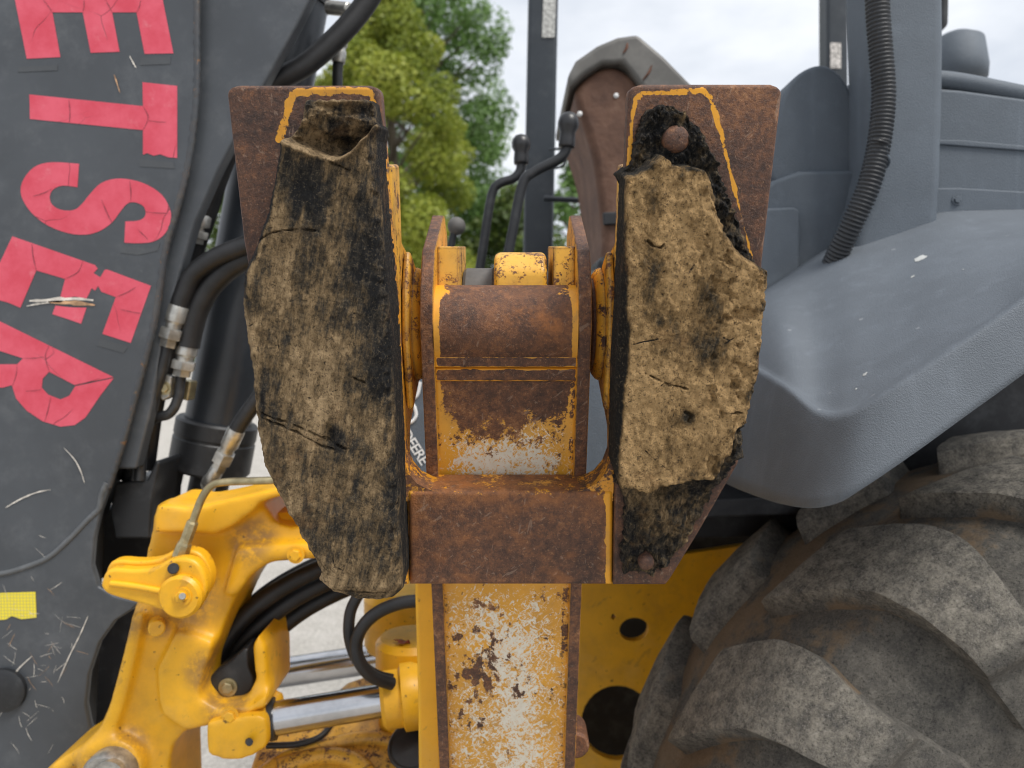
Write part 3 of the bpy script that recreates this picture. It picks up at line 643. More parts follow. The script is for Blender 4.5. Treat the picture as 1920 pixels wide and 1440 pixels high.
# rear console panel with maker's lettering, seen through the gaps beside the leg
RP = 1.22
rpn = ppx('rear_console_panel', [(735, 690), (800, 560), (1180, 520), (1230, 700), (1200, 905), (1100, 935), (790, 915), (738, 900)], RP, .06, m_pan, bevel=.01, label='grey console panel with white lettering behind the stabilizer leg')
tube('leaping_deer_emblem', [P(788, 716, RP - .0015), P(783, 740, RP - .0015), P(772, 752, RP - .0015), P(778, 765, RP - .0015), P(780, 780, RP - .0015), P(770, 792, RP - .0015), P(755, 788, RP - .0015), P(744, 770, RP - .0015)], .0028, m_white, rpn, 8)
def text(s, px, py, pl, size, rot, mat, parent, name='lettering'):
    c = bpy.data.curves.new('t', 'FONT'); c.body = s; c.size = size; c.offset = size * .012; c.space_character = .92
    o = bpy.data.objects.new('t', c); COL.objects.link(o); dg = bpy.context.evaluated_depsgraph_get(); dg.update()
    me = bpy.data.meshes.new_from_object(o.evaluated_get(dg)); bpy.data.objects.remove(o)
    me.transform(Matrix.Translation(pl.at(px, py, .0015)) @ Matrix.Rotation(R(90), 4, 'X') @ Matrix.Rotation(rot, 4, 'Z'))
    return link(name, me, mat, parent, None, None)
text('DEERE', 751, 812, YP(RP), .023, R(-58), m_white, rpn)

# ------------------------------------------------------------------ boom with lettering
BY = 1.25
bl = [(-180, -300), (390, -300), (372, -60), (371, 60), (370, 180), (356, 300), (332, 400), (312, 470), (292, 600), (262, 720), (232, 830), (205, 915), (188, 960), (176, 1010), (172, 1060), (184, 1100), (215, 1118), (262, 1130), (246, 1145), (215, 1165), (186, 1205), (166, 1265), (160, 1320), (168, 1362), (190, 1400), (120, 1440), (60, 1560), (-180, 1560)]
bl = [(x, y) for x, y in bl]
bplate = ppx('boom', bl, BY, .014, m_boom, ROOT, .004, 3, 'dark slate boom side plate with faded red upside letters and scratches')
ppx('boom_box', [(-170, -300), (372, -300), (352, 60), (345, 200), (300, 420), (270, 600), (215, 830), (150, 1000), (130, 1500), (-170, 1500)], BY + .0145, .08, m_dark, bevel=.004)
# rusty weld lip on the boom's curved edge
edge = [(372, -60), (372, 60), (371, 180), (357, 300), (333, 400), (313, 470), (293, 600), (263, 720), (233, 830), (206, 915)]
tube('edge_weld', [P(x - 3, y, BY + .004) for x, y in edge], lambda t: .0055 + .001 * math.sin(t * 300), paint('chipped_slate_edge', (.050, .056, .064), wear=.07, dirt=.2), bplate, 10, 12)
ridge = [(0, 1076), (40, 1066), (90, 1046), (130, 1012), (165, 975), (185, 955), (190, 930), (200, 905)]
tube('weld_seam', [P(x, y, BY + .001) for x, y in [(-80, 1085)] + ridge], .0048, slate('scuffed_weld', (.08, .085, .09), dust=.9), bplate, 10, 6)
LET = {
 'E': [(17, -55), (50, 110), (113, 107), (98, 23), (155, 23), (170, 99), (224, 97), (210, 23), (256, 23), (271, 101), (325, 100), (294, -55)],
 'T': [(267, 154), (332, 161), (332, 296), (316, 295), (300, 289), (288, 292), (276, 287), (268, 290), (268, 244), (56, 223), (55, 177), (268, 199)],
 'S': smooth_poly([(145, 351), (117, 348), (100, 355), (93, 368), (97, 383), (113, 393), (137, 394), (153, 383), (170, 362), (190, 343), (217, 335), (247, 337), (277, 347), (303, 365), (318, 390), (320, 413), (310, 437), (290, 452), (263, 456), (233, 455)], 3, False) + smooth_poly([(235, 415), (257, 414), (270, 408), (273, 397), (267, 385), (250, 379), (237, 383), (223, 400), (210, 417), (187, 433), (160, 440), (127, 437), (90, 423), (60, 400), (42, 373), (39, 350), (50, 327), (70, 310), (100, 304), (148, 307)], 3, False),
 'E2': [(23, 443), (178, 497), (183, 504), (175, 512), (188, 520), (196, 506), (200, 505), (283, 536), (245, 643), (192, 626), (217, 557), (190, 547), (184, 536), (178, 545), (172, 540), (162, 560), (140, 556), (112, 561), (122, 523), (68, 507), (38, 577), (24, 571), (14, 567), (-30, 555)],
 'E3': [(104, 573), (130, 576), (162, 577), (152, 607), (126, 598), (98, 589)],
 'R': [(-30, 588), (212, 707), (140, 722), (92, 697), (80, 710), (78, 727), (90, 740), (113, 749), (130, 742), (141, 724), (213, 709), (187, 743), (160, 783), (140, 797), (113, 800), (80, 790), (50, 770), (30, 747), (22, 722), (5, 727), (-30, 725), (-30, 683), (0, 683), (32, 683), (43, 672), (0, 658), (-30, 643)]}
from mathutils.geometry import tessellate_polygon
for k, pts in LET.items():
    p3 = [YP(BY).at(p[0], p[1], .0006) for p in pts]
    tri = tessellate_polygon([p3]); n = len(p3)
    vv = p3 + [p + Vector((0, .0005, 0)) for p in p3]
    f = [tuple(t) for t in tri] + [(i, (i + 1) % n, n + (i + 1) % n, n + i) for i in range(n)]
    bm = bmesh.new(); bm.from_mesh(mesh(vv, f)); bmesh.ops.recalc_face_normals(bm, faces=bm.faces)
    link('letter', from_bm(bm), m_red, bplate, 'faded red letter ' + k[0], None)
ppx('reflective_tape', [(-60, 1118), (0, 1112), (66, 1110), (68, 1158), (40, 1161), (22, 1155), (10, 1162), (-60, 1166)], BY, .001, m_tape, bplate, 0, off=.0012)
# ghost of older lettering: thin adhesive remains
ghost = slate('adhesive_ghost', (.056, .061, .067), dust=.22)
for q in [[(262, 108), (320, 106), (319, 120), (263, 122)], [(262, 298), (325, 304), (328, 316), (262, 312)], [(35, 125), (108, 122), (108, 132), (34, 135)], [(228, 462), (285, 465), (300, 455), (296, 470), (260, 478), (226, 474)], [(188, 635), (240, 650), (232, 662), (182, 648)]]:
    ppx('adhesive_remnant', q, BY, .0006, ghost, bplate, 0, off=.0007)
# scrapes: gouged bare metal
m_scr = flat('bare_scrape', (.62, .58, .52), .6, var=.3)
m_scro = flat('rusty_scrape', (.45, .27, .15), .7, var=.4)
def scrape(pts, wpx, mat=m_scr):
    c = smooth_poly(pts, 5, False); V = []; n = len(c); rr = random.Random(int(pts[0][0] * 7 + pts[0][1]))
    for i, p in enumerate(c):
        t = (Vector(c[min(i + 1, n - 1)]) - Vector(c[max(i - 1, 0)])).normalized(); w_ = wpx * (.35 + .65 * math.sin(math.pi * i / (n - 1))) * rr.uniform(.5, 1.2)
        for sgn in (-1, 1): V.append(YP(BY).at(p[0] - t[1] * w_ * sgn / 2, p[1] + t[0] * w_ * sgn / 2, .0016))
    link('scrape', mesh(V, [(2 * i, 2 * i + 1, 2 * i + 3, 2 * i + 2) for i in range(n - 1)]), mat, bplate, None, None)
scrape([(55, 564), (95, 563), (140, 560), (175, 563)], 9); scrape([(90, 566), (140, 568), (178, 572)], 10, m_scro); scrape([(50, 574), (70, 570), (95, 567)], 4)
scrape([(120, 840), (140, 862), (152, 885), (158, 905)], 2.4); scrape([(10, 952), (40, 935), (70, 923), (95, 918)], 3)
scrape([(165, 1155), (150, 1190), (130, 1230), (108, 1280)], 2.4); scrape([(214, 140), (218, 152), (225, 174)], 2.6, m_scro); scrape([(243, 105), (250, 118), (255, 127)], 3); scrape([(60, 1230), (30, 1260), (12, 1300)], 2.5)
m_ckr = flat('decal_crack', (.09, .03, .04), .7)
for c_ in [[(80, -2), (98, 23)], [(157, -2), (155, 23)], [(196, -2), (210, 23)], [(264, -2), (256, 23)], [(268, 199), (278, 220), (268, 244)], [(129, 186), (130, 231)], [(278, 226), (312, 229)], [(190, 374), (202, 402), (210, 417)], [(243, 339), (245, 378)], [(273, 397), (318, 400)], [(60, 457), (62, 480), (68, 507)], [(155, 490), (146, 510), (122, 523)], [(217, 557), (255, 538)], [(225, 580), (266, 588)], [(92, 697), (85, 668), (92, 648)], [(43, 672), (84, 669)], [(32, 683), (30, 703), (23, 724)], [(140, 722), (188, 709)], [(95, 744), (90, 768), (84, 790)], [(78, 730), (48, 733)], [(98, 354), (62, 368)], [(258, 430), (278, 450)]]:
    scrape(c_ if len(c_) > 2 else [c_[0], ((c_[0][0] + c_[1][0]) / 2 + 1.5, (c_[0][1] + c_[1][1]) / 2 + 1), c_[1]], 1.15, m_ckr)
rs = random.Random(4)
for k in range(80):
    if k < 110: x = rs.gauss(55, 60); y = rs.gauss(1250, 85)
    else: x = rs.uniform(0, 150); y = rs.uniform(820, 1100)
    if x > 150 or x < -20 or y > 1440: continue
    a = rs.choice([.6, -.7, 1.2, 2.2, .1]) + rs.gauss(0, .3); l = rs.uniform(5, 32)
    scrape([(x, y), (x + math.cos(a) * l * .5 + rs.gauss(0, 1), y + math.sin(a) * l * .5), (x + math.cos(a) * l, y + math.sin(a) * l)], rs.uniform(.4, 1.1), m_scr if rs.random() < .85 else m_scro)
lathe('boom_pin', [(0, 0), (.03, 0), (.036, .004), (.036, .02), (0, .02)], P(2, 1298, BY - .012), (0, 1, 0), m_dark, bplate, 32)
# second plate of the boom, set back, running up to the right
ppx('boom_rear_plate', smooth_poly([(330, -300), (700, -300), (640, -120), (560, 40), (505, 140), (458, 225), (408, 320), (366, 415), (335, 520), (305, 640), (285, 760), (255, 880), (200, 880), (250, 600), (320, 300)], 1), BY + .02, .03, m_boom, ROOT, .005, label='set-back slate boom plate beside the lettered plate')

# ------------------------------------------------------------------ boom cylinder and hoses
A0, A1 = P(575, -120, 1.45), P(402, 830, 1.45)
ax = (A1 - A0).normalized()
cyl = rod('boom_cylinder', A0, A1, .060, m_cyl, label='black hydraulic boom cylinder between boom and stabilizer pad')
B0 = P(409, 788, 1.45)
lathe('gland', [(0, 0), (.070, 0), (.074, .004), (.074, .03), (.0725, .032), (.0725, .036), (.074, .038), (.074, .092), (.07, .097), (0, .097)], B0, ax, m_dark, cyl, 40)
rod('piston_rod', P(398, 880, 1.45), P(372, 1000, 1.45), .036, m_inner, cyl)
lathe('cylinder_band', [(0, 0), (.063, 0), (.063, .012), (0, .012)], P(556, -10, 1.45), ax, m_dark, cyl, 40)
def hose(pts, r, label=None, name='hydraulic_hose', mat=None, sub=8): return tube(name, [P(*p) for p in pts], r, mat or m_hose, ROOT, 18, sub, label)
def fitting(a, b, r, par, mat=None):
    a = P(*a); b = P(*b); l = (b - a).length
    lathe('crimp', [(0, 0), (r * 1.2, 0), (r * 1.3, l * .04), (r * 1.3, l * .38), (r * 1.05, l * .44), (r * 1.05, l * .56), (0, l * .56)], a, b - a, mat or m_zinc, par, 20)
    lathe('hex_nut', [(0, l * .56), (r * 1.45, l * .56), (r * 1.5, l * .6), (r * 1.5, l * .8), (r * 1.1, l * .83), (r * 1.1, l), (0, l)], a, b - a, mat or m_zinc, par, 6, smooth=20)
h1 = hose([(720, -60, 1.36), (690, 0, 1.36), (640, 62, 1.35), (575, 120, 1.34), (500, 165, 1.33), (450, 235, 1.33), (415, 310, 1.33), (385, 400, 1.34), (352, 500, 1.35), (320, 610, 1.35)], .0185, 'thick black hydraulic hose sweeping over the boom cylinder')
hose([(412, 330, 1.36), (392, 400, 1.36), (366, 470, 1.36), (338, 560, 1.36), (318, 660, 1.36), (292, 760, 1.36), (275, 880, 1.36)], .014)
hose([(395, 340, 1.35), (368, 440, 1.35), (338, 540, 1.35), (305, 650, 1.35), (262, 800, 1.35), (240, 900, 1.35)], .013)
hs = hose([(636, 100, 1.42), (633, 130, 1.42), (630, 200, 1.42), (610, 300, 1.45)], .0092, 'thin black hose with silver end above the pad'); fitting((634, 118, 1.42), (642, 60, 1.42), .0092, hs)
rod('port_fitting', P(615, 14, 1.40), P(655, 18, 1.38), .012, m_zinc)
h2 = hose([(520, 440, 1.28), (455, 462, 1.28), (400, 485, 1.28), (362, 515, 1.28), (342, 555, 1.28), (334, 580, 1.28)], .0155, 'black hose bending down to a silver crimp beside the boom'); fitting((336, 572, 1.28), (314, 650, 1.28), .0125, h2)
h3 = hose([(520, 470, 1.30), (450, 490, 1.30), (400, 530, 1.30), (372, 575, 1.30), (358, 620, 1.30), (352, 650, 1.30)], .0195, 'thicker black hose curving under its neighbour beside the boom'); fitting((353, 640, 1.30), (340, 705, 1.30), .0135, h3)
tube('steel_line', [P(*p) for p in [(314, 645, 1.28), (304, 690, 1.28), (285, 760, 1.29), (268, 830, 1.30), (262, 900, 1.3)]], .0095, m_dark)
tube('steel_line', [P(*p) for p in [(340, 700, 1.30), (334, 745, 1.30), (318, 775, 1.30), (285, 788, 1.31), (262, 830, 1.31), (252, 900, 1.31)]], .0085, m_dark)
ppx('line_clamp', [(300, 700), (322, 706), (318, 745), (304, 752), (296, 740)], 1.29, .02, m_zinc, bevel=.003); bolt(P(309, 728, 1.29), (0, -1, 0), .0075, m_zy, ROOT)
ppx('line_clamp', [(338, 712), (358, 716), (352, 752), (334, 748)], 1.32, .03, m_zy, bevel=.003)
h4 = hose([(520, 700, 1.30), (480, 752, 1.30), (456, 786, 1.30), (440, 812, 1.30)], .0135, 'short black hose with silver elbow at the cylinder gland')
fitting((444, 805, 1.30), (408, 882, 1.31), .0115, h4)
tube('elbow', [P(410, 876, 1.31), P(398, 896, 1.31), P(390, 905, 1.33), P(392, 915, 1.38)], .012, m_zinc, h4, 8)
fitting((382, 402, 1.335), (368, 455, 1.34), .0125, h1)
for dx, r_ in ((0, .0055), (9, .0045)): tube('steel_line', [P(*p) for p in [(345 + dx, 470, 1.33), (322 + dx, 560, 1.33), (300 + dx, 660, 1.33), (272 + dx, 770, 1.33), (250 + dx, 880, 1.33)]], r_, m_dark)
ppx('boom_stop', [(215, 905), (275, 900), (292, 862), (300, 868), (285, 935), (280, 1010), (215, 1010), (205, 960)], BY + .05, .12, m_dark, bevel=.006)
ppx('boom_foot', [(170, 960), (290, 930), (290, 1085), (240, 1105), (175, 1080)], BY + .16, .06, m_inner, bevel=.006)
ppx('boom_foot', [(140, 1150), (260, 1130), (250, 1260), (200, 1400), (130, 1400)], BY + .13, .04, m_inner, bevel=.006)

# ------------------------------------------------------------------ swing frame casting
def bake(o):
    dg = bpy.context.evaluated_depsgraph_get(); dg.update(); nm = bpy.data.meshes.new_from_object(o.evaluated_get(dg)); o.modifiers.clear(); o.data = nm; return o
def cast(name, pieces, mat, voxel=.006, it=8, cuts=(), label=None, parent=ROOT):
    """join overlapping prisms (pts3, vec) into one casting with soft fillets"""
    bm = bmesh.new()
    for pts, vec in pieces: bm_prism(bm, pts, vec)
    o = link(name, from_bm(bm), mat, parent, label, 180)
    r = o.modifiers.new('r', 'REMESH'); r.mode = 'VOXEL'; r.voxel_size = voxel; bake(o)
    cut(o, cuts)
    if cuts: r = o.modifiers.new('r', 'REMESH'); r.mode = 'VOXEL'; r.voxel_size = voxel
    s = o.modifiers.new('s', 'SMOOTH'); s.factor = .5; s.iterations = it; bake(o)
    o.data.polygons.foreach_set('use_smooth', [True] * len(o.data.polygons))
    return o
SY = 1.13
def px3(pts, Y): return [P(x, y, Y) for x, y in pts]
sw = [(292, 944), (350, 952), (393, 944), (486, 923), (560, 905), (690, 900), (690, 1040), (560, 1051), (505, 1055), (467, 1082), (440, 1121), (420, 1168), (408, 1203), (389, 1250), (383, 1290), (405, 1318), (459, 1314), (478, 1275), (470, 1212), (482, 1195), (496, 1212), (500, 1261), (500, 1327), (459, 1343), (385, 1364), (342, 1374), (322, 1400), (314, 1440), (320, 1600), (60, 1600), (60, 1470), (89, 1440), (148, 1401), (183, 1370), (202, 1327), (218, 1269), (233, 1210), (245, 1156), (262, 1100), (272, 1035), (280, 1008), (285, 970)]
swing = cast('swing_frame', [(px3(sw, SY), (0, .13, 0)),
    (px3([(292, 944), (350, 952), (393, 944), (486, 923), (560, 905), (690, 900), (690, 938), (560, 942), (480, 955), (440, 985), (400, 1005), (340, 1000), (284, 1000)], SY - .028), (0, .06, 0)),
    (px3([(440, 1030), (500, 1022), (690, 1012), (690, 1040), (560, 1051), (505, 1055), (467, 1082), (440, 1121), (415, 1120)], SY - .022), (0, .06, 0)),
    (px3([(246, 1156), (270, 1150), (252, 1240), (232, 1320), (210, 1385), (150, 1430), (90, 1470), (89, 1440), (148, 1401), (183, 1370), (202, 1327), (218, 1269), (233, 1210)], SY - .02), (0, .06, 0)),
    (px3([(330, 1180), (400, 1205), (378, 1270), (372, 1310), (405, 1330), (470, 1326), (500, 1300), (500, 1327), (459, 1343), (385, 1364), (342, 1372), (300, 1340), (290, 1260)], SY - .018), (0, .05, 0)),
    (px3(oval(203, 1445, 62, 58), SY - .03), (0, .1, 0))],
    m_yel, .0052, 6, [cutter([(444, 966), (500, 950), (560, 944), (690, 940), (690, 1006), (560, 1015), (500, 1023), (470, 1012)], SY - .1, .4)], 'yellow cast swing frame carrying the boom')
gp = [(P(342, 1116, SY), .075), (P(430, 1320, SY), .05), (P(203, 1450, SY), .075), (P(475, 1016, SY), .05), (P(555, 1040, SY), .03), (P(432, 1342, SY), .03), (P(294, 1172, SY), .03), (P(395, 1250, SY), .05), (P(250, 1160, SY), .04), (P(240, 1400, SY), .05)]
setattr_f(swing.data, 'grime', [max(.75 * sst(r, r * .45, (v.co - c).length) for c, r in gp) for v in swing.data.vertices])
lathe('pivot_pin', [(0, -.012), (.034, -.012), (.037, -.006), (.037, .02), (0, .02)], P(203, 1456, SY - .045), (0, 1, 0), m_zinc, swing, 36)
lathe('pivot_washer', [(0, 0), (.022, 0), (.022, .01), (0, .01)], P(203, 1456, SY - .064), (0, 1, 0), m_zinc, swing, 28)
zc = P(522, 985, 1.20)
lathe('swing_pin_cap', [(0, -.030), (.036, -.030), (.044, -.022), (.044, -.006), (.040, -.004), (.040, .002), (.046, .004), (.046, .02), (.04, .028), (0, .03)], zc, (0, 0, 1), m_yel, swing, 40)
for x, y in [(555, 1040), (432, 1342)]: bolt(P(x, y, SY - .024), (0, -1, 0), .0085, m_yel, swing)
rod('stop_peg', P(294, 1168, SY + .01), P(294, 1178, SY - .045), .0115, m_yel, swing)
# boom lock lever and link
lv = smooth_poly([(189, 1092), (198, 1072), (216, 1066), (250, 1068), (288, 1064), (316, 1050), (345, 1046), (370, 1056), (386, 1085), (385, 1115), (370, 1140), (343, 1151), (310, 1147), (258, 1132), (206, 1117), (190, 1104)], 3)
lever_ = ppx('boom_lock_lever', lv, 1.045, .022, m_yel, ROOT, .006, 4, 'yellow boom lock lever with round bolted hub')
ppx('lever_cheek', [(x + 8 + (y - 1100) * .02, y - 16) for x, y in lv], 1.07, .025, m_yel, lever_, .005)
lathe('hub', [(0, -.012), (.026, -.012), (.030, -.007), (.030, .004), (0, .004)], P(342, 1116, 1.045), (0, 1, 0), m_yel, lever_, 36)
bolt(P(342, 1118, 1.033), (0, -1, 0), .0085, m_yel, lever_); rod('bolt_end', P(342, 1118, 1.03), P(342, 1118, 1.024), .0045, m_zinc, lever_)
tube('rib', [P(208, 1094, 1.044), P(250, 1099, 1.043), P(312, 1110, 1.044)], .0045, m_yel, lever_, 10)
rod('link_pin', P(325, 1066, 1.05), P(325, 1066, 1.038), .0075, m_inner, lever_)
tube('link_rod', [P(*p) for p in [(362, 978, 1.07), (370, 955, 1.07), (381, 930, 1.07), (396, 911, 1.07), (420, 904, 1.07), (500, 901, 1.07), (560, 898, 1.08)]], .0054, m_zy, lever_, 14, 8)
cv = P(336, 1048, 1.07); ce = P(364, 972, 1.07)
lathe('clevis', [(0, 0), (.010, 0), (.0115, .004), (.0105, .022), (.0085, .026), (.0085, .055), (.0065, .058), (0, .058)], cv, ce - cv, m_zy, lever_, 8, smooth=20)
# swing cylinders
r0, r1 = P(505, 1349, 1.14), P(760, 1306, 1.17)
scl = rod('swing_cylinder', r0, r1, .0250, m_chrome, label='bright chrome swing cylinder rod beside the yellow swing frame', n=32)
ra = (r1 - r0).normalized()
lathe('rod_seal', [(0, 0), (.031, 0), (.031, .008), (0, .008)], r0 + ra * .001, ra, m_dark, scl, 32)
lathe('rod_neck', [(0, -.06), (.032, -.06), (.032, -.012), (.030, 0), (0, 0)], r0, ra, m_yel, scl, 32)
cast('rod_eye', [(px3(smooth_poly([(386, 1362), (400, 1352), (470, 1342), (500, 1352), (502, 1395), (480, 1415), (440, 1428), (405, 1422), (388, 1410)], 3), 1.10), (0, .09, 0))], m_yel, .005, 9, parent=scl)
rod('grease_nipple', P(466, 1390, 1.10), P(468, 1392, 1.085), .005, m_inner, scl)
lathe('cylinder_head', [(0, -.03), (.036, -.03), (.043, -.024), (.043, 0), (.050, .003), (.050, .02), (.046, .03), (.046, .12), (0, .12)], P(752, 1308, 1.165), ra, m_yel, scl, 40)
r2, r3 = P(470, 1270, 1.5), P(735, 1230, 1.52)
rod('swing_cylinder', r2, r3, .0285, m_chrome, label='far chrome swing cylinder rod seen over the gravel', n=32)
lathe('trunnion', [(0, -.07), (.05, -.07), (.056, -.06), (.056, -.02), (.05, -.015), (.05, .03), (.060, .034), (.060, .075), (.052, .085), (0, .085)], P(772, 1285, 1.28), (0, 0, 1), m_yel, ROOT, 40)
lathe('trunnion', [(0, -.05), (.07, -.05), (.075, -.04), (.075, .05), (.06, .07), (0, .07)], P(755, 1165, 1.5), (0, 0, 1), m_yel, ROOT, 40)
lathe('retaining_ring', [(.036, 0), (.040, .003), (.043, 0), (.040, -.003), (.036, 0)], P(778, 1395, 1.15), (-.2, -.6, 1), m_dark, ROOT, 36)
HP = Plane(P(650, 1400, 1.22), (0, -.28, 1))
ppx('swing_mount_plate', [(420, 1640), (470, 1430), (500, 1340), (540, 1312), (585, 1300), (620, 1300), (650, 1276), (690, 1262), (800, 1250), (830, 1640)], HP, .05, m_yel_worn, bevel=.012)
tube('mount_ridge', [HP.at(x, y, .002) for x, y in [(470, 1470), (530, 1425), (600, 1402), (680, 1385), (740, 1390), (800, 1410)]], .012, m_yel_worn, sub=6)
tube('mount_ridge', [HP.at(x, y, .002) for x, y in [(520, 1440), (600, 1418), (660, 1425), (690, 1450)]], .014, m_yel_worn, sub=6)
tube('brake_line', [HP.at(x, y, .02) for x, y in [(500, 1398), (560, 1395), (605, 1378), (630, 1340), (632, 1320)]], .005, m_hose, sub=6)
# black hose bundle arching out of the swing frame
for k, (dx, dy, dY) in enumerate([(0, 0, 0), (22, 22, .02), (4, -10, .06), (44, 40, .05), (30, 30, .08)]):
    hose([(392 + dx * .2, 1330, 1.20 + dY), (394 + dx * .3, 1275 + dy * .3, 1.20 + dY), (415 + dx * .8, 1215 + dy * .6, 1.20 + dY), (465 + dx, 1150 + dy, 1.20 + dY), (540 + dx, 1095 + dy, 1.22 + dY), (640 + dx, 1050 + dy, 1.25 + dY), (740 + dx, 1030 + dy, 1.3 + dY)], .0145, 'black hydraulic hose arching out of the swing frame' if k == 0 else None)
brk = ppx('hose_bracket', smooth_poly([(386, 1288), (400, 1262), (430, 1240), (462, 1214), (466, 1250), (477, 1278), (468, 1300), (440, 1318), (405, 1318)], 3), SY + .02, .05, m_dark, ROOT, .006)
bolt(P(428, 1288, SY + .02), (0, -1, 0), .0095, m_zy, brk)
hose([(720, 1060, 1.12), (690, 1090, 1.12), (664, 1130, 1.12), (655, 1160, 1.12), (656, 1200, 1.12), (672, 1240, 1.13), (705, 1266, 1.14), (745, 1276, 1.16)], .0085, 'thin black hose looping beside the trunnion')
hose([(800, 1126, 1.10), (755, 1130, 1.10), (712, 1146, 1.10), (682, 1172, 1.10), (668, 1206, 1.10), (674, 1240, 1.10), (698, 1268, 1.11), (735, 1282, 1.13)], .0095, 'black hose looping to the stabilizer frame')
# dry leaf lying on the trunnion
V = []; rr = random.Random(3); c = P(757, 1208, 1.245)
for i in range(9): a = 6.283 * i / 9; V.append(c + Vector((math.cos(a) * rr.uniform(.008, .02), math.sin(a) * rr.uniform(.006, .014), rr.uniform(-.003, .012))))
V.append(c + Vector((0, 0, .004)))
lf = link('dry_leaf', mesh(V, [(i, (i + 1) % 9, 9) for i in range(9)]), m_leafdry, None, 'curled red-brown dry leaf lying on the yellow trunnion', None); lf['category'] = 'leaf'
lf.modifiers.new('t', 'SOLIDIFY').thickness = .001

# ------------------------------------------------------------------ stabilizer leg
LA = Vector((0, .722, Z(600, .722))); LB = Vector((0, .89, Z(1440, .89)))
ld = (LB - LA).normalized(); ln = Vector((0, ld.z, -ld.y)).normalized()
if ln.y > 0: ln = -ln
LP = Plane(LA, ln)
XL, XR = X(787, .722), X(1110, .722)
def legwear(px, py, h):
    e = min(px - interp([(660, 808), (1440, 838)], py), interp([(660, 1088), (1440, 1060)], py) - px)
    n = fb(px * .02, py * .02, 1.3, 5)
    wv = 0
    if py < 905:
        wv = 1.0 - .85 * sst(-.6, .65, (py - 768) / 120 + .34 * n - .16 * math.cos((px - 950) / 50))
    else:
        p = max(math.exp(-((px - 905) / 42) ** 2 - ((py - 1235) / 75) ** 2), .8 * math.exp(-((px - 915) / 28) ** 2 - ((py - 1135) / 40) ** 2), .75 * math.exp(-((px - 880) / 35) ** 2 - ((py - 1330) / 60) ** 2), .6 * math.exp(-((px - 970) / 20) ** 2 - ((py - 1280) / 60) ** 2))
        wv = -.02 + .40 * p + .30 * n + .42 * fb(px * .09, py * .05, 2, 5)
    wv -= .75 * sst(26, 6, e) * (py < 905)
    if 4 < e < 16: wv = max(wv, .30 + .35 * fb(px * .05, py * .012, 7, 3))
    return wv
def legprime(px, py, h):
    n = fb(px * .012, py * .012, 4.4, 4)
    if py < 910: return max(0, 1.25 * math.exp(-((py - 868) / 62) ** 2) * math.exp(-((px - 950) / 105) ** 4) + .3 * n)
    p = math.exp(-((px - 952) / 85) ** 2) * (.75 + .8 * n) + .12
    return max(0, p * sst(1085, 1150, py) + .12)
leg = block('stabilizer_leg', [(662, 812), (1440, 838), (1620, 842)], [(662, 1084), (1440, 1060), (1620, 1054)], LP, .12, m_yel_leg, ROOT, 70, 260, attrs={'wear': legwear, 'prime': legprime}, off=-.010, rnd=.001, label='scuffed yellow stabilizer leg with rusty edges hanging behind the pad')
def legside(xo, sgn, name='side_plate'):
    t = .0125 * sgn
    bk = ld * 0
    Lr = LB + ld * .15; back = -ln * .15
    pts = [(.853, Z(405, .853)), (.838, Z(404, .838)), (.745, Z(468, .745)), (.724, Z(540, .724)), (LA.y, LA.z), (Lr.y, Lr.z), (Lr.y + back.y, Lr.z + back.z), (LA.y + back.y + .03, LA.z + back.z - .02), (.90, Z(520, .90)), (.885, Z(440, .885))]
    bm = bmesh.new(); bm_prism(bm, [(xo, y, z) for y, z in pts], (t, 0, 0))
    bmesh.ops.triangulate(bm, faces=[f for f in bm.faces if len(f.verts) > 4])
    o = link(name, from_bm(bm), m_yel_leg, leg); bev(o, .0018, 2); return o
m_plate = paint('edge_rusted_yellow', base=(.74, .36, .035), wear=.24, edges=.4, dirt=.6)
for xo, s in ((XL, 1), (XR, -1)):
    o = legside(xo, s); o.data.materials.clear(); o.data.materials.append(m_plate); o.data.materials.append(m_edge)
    for p in o.data.polygons:
        if p.normal.y < -.3 and abs(p.normal.x) < .3: p.material_index = 1
    # bare ground-off front edge
tz = Z(612, .762)
def tubewear(v): return 0
# rolled front over the pivot: a half tube between the side plates
V = []; F = []; W = []; nx, na = 60, 40
for i in range(nx + 1):
    x = XL + .0125 + (XR - XL - .025) * i / nx
    for k in range(na + 1):
        a = R(-100 + 230 * k / na); V.append((x, .765 - math.cos(a) * .0405, tz + math.sin(a) * .0405 + .0))
        e = min(i, nx - i) / nx
        W.append(.95 - 1.1 * sst(.06, .02, e) - .8 * sst(.55, .75, math.sin(a)) * sst(.15 + .2 * fb(x * 40, a * 2, 0, 4), -.1, e - .08) )
for i in range(nx):
    for k in range(na): F.append((i * (na + 1) + k, i * (na + 1) + k + 1, (i + 1) * (na + 1) + k + 1, (i + 1) * (na + 1) + k))
me = mesh(V, F); bm = bmesh.new(); bm.from_mesh(me); bmesh.ops.recalc_face_normals(bm, faces=bm.faces); bm.to_mesh(me); bm.free(); setattr_f(me, 'wear', W); setattr_f(me, 'orange', [max(0, .95 * math.exp(-((v[0] - .03) / .04) ** 2 - ((v[2] - tz - .005) / .02) ** 2) + .3 * fb(v[0] * 30, v[2] * 30, 3, 4)) for v in V])
link('pivot_tube', me, m_rust, leg, 'rust-brown rolled front over the pivot', 180)
def bar(y0, y1, off, d):
    def wv(px, py, h):
        e = min(px - 815, 1084 - px, (py - y0) * 1.6, (y1 - py) * 1.6); return .95 - 1.25 * sst(7, 1.5, e + 3 * fb(px * .06, py * .1, y0, 3))
    return block('weld_bar', [(y0, 813), (y1, 813)], [(y0, 1085), (y1, 1085)], LP, d, m_rust, leg, 80, 12, attrs={'wear': wv}, off=off, rnd=.002)
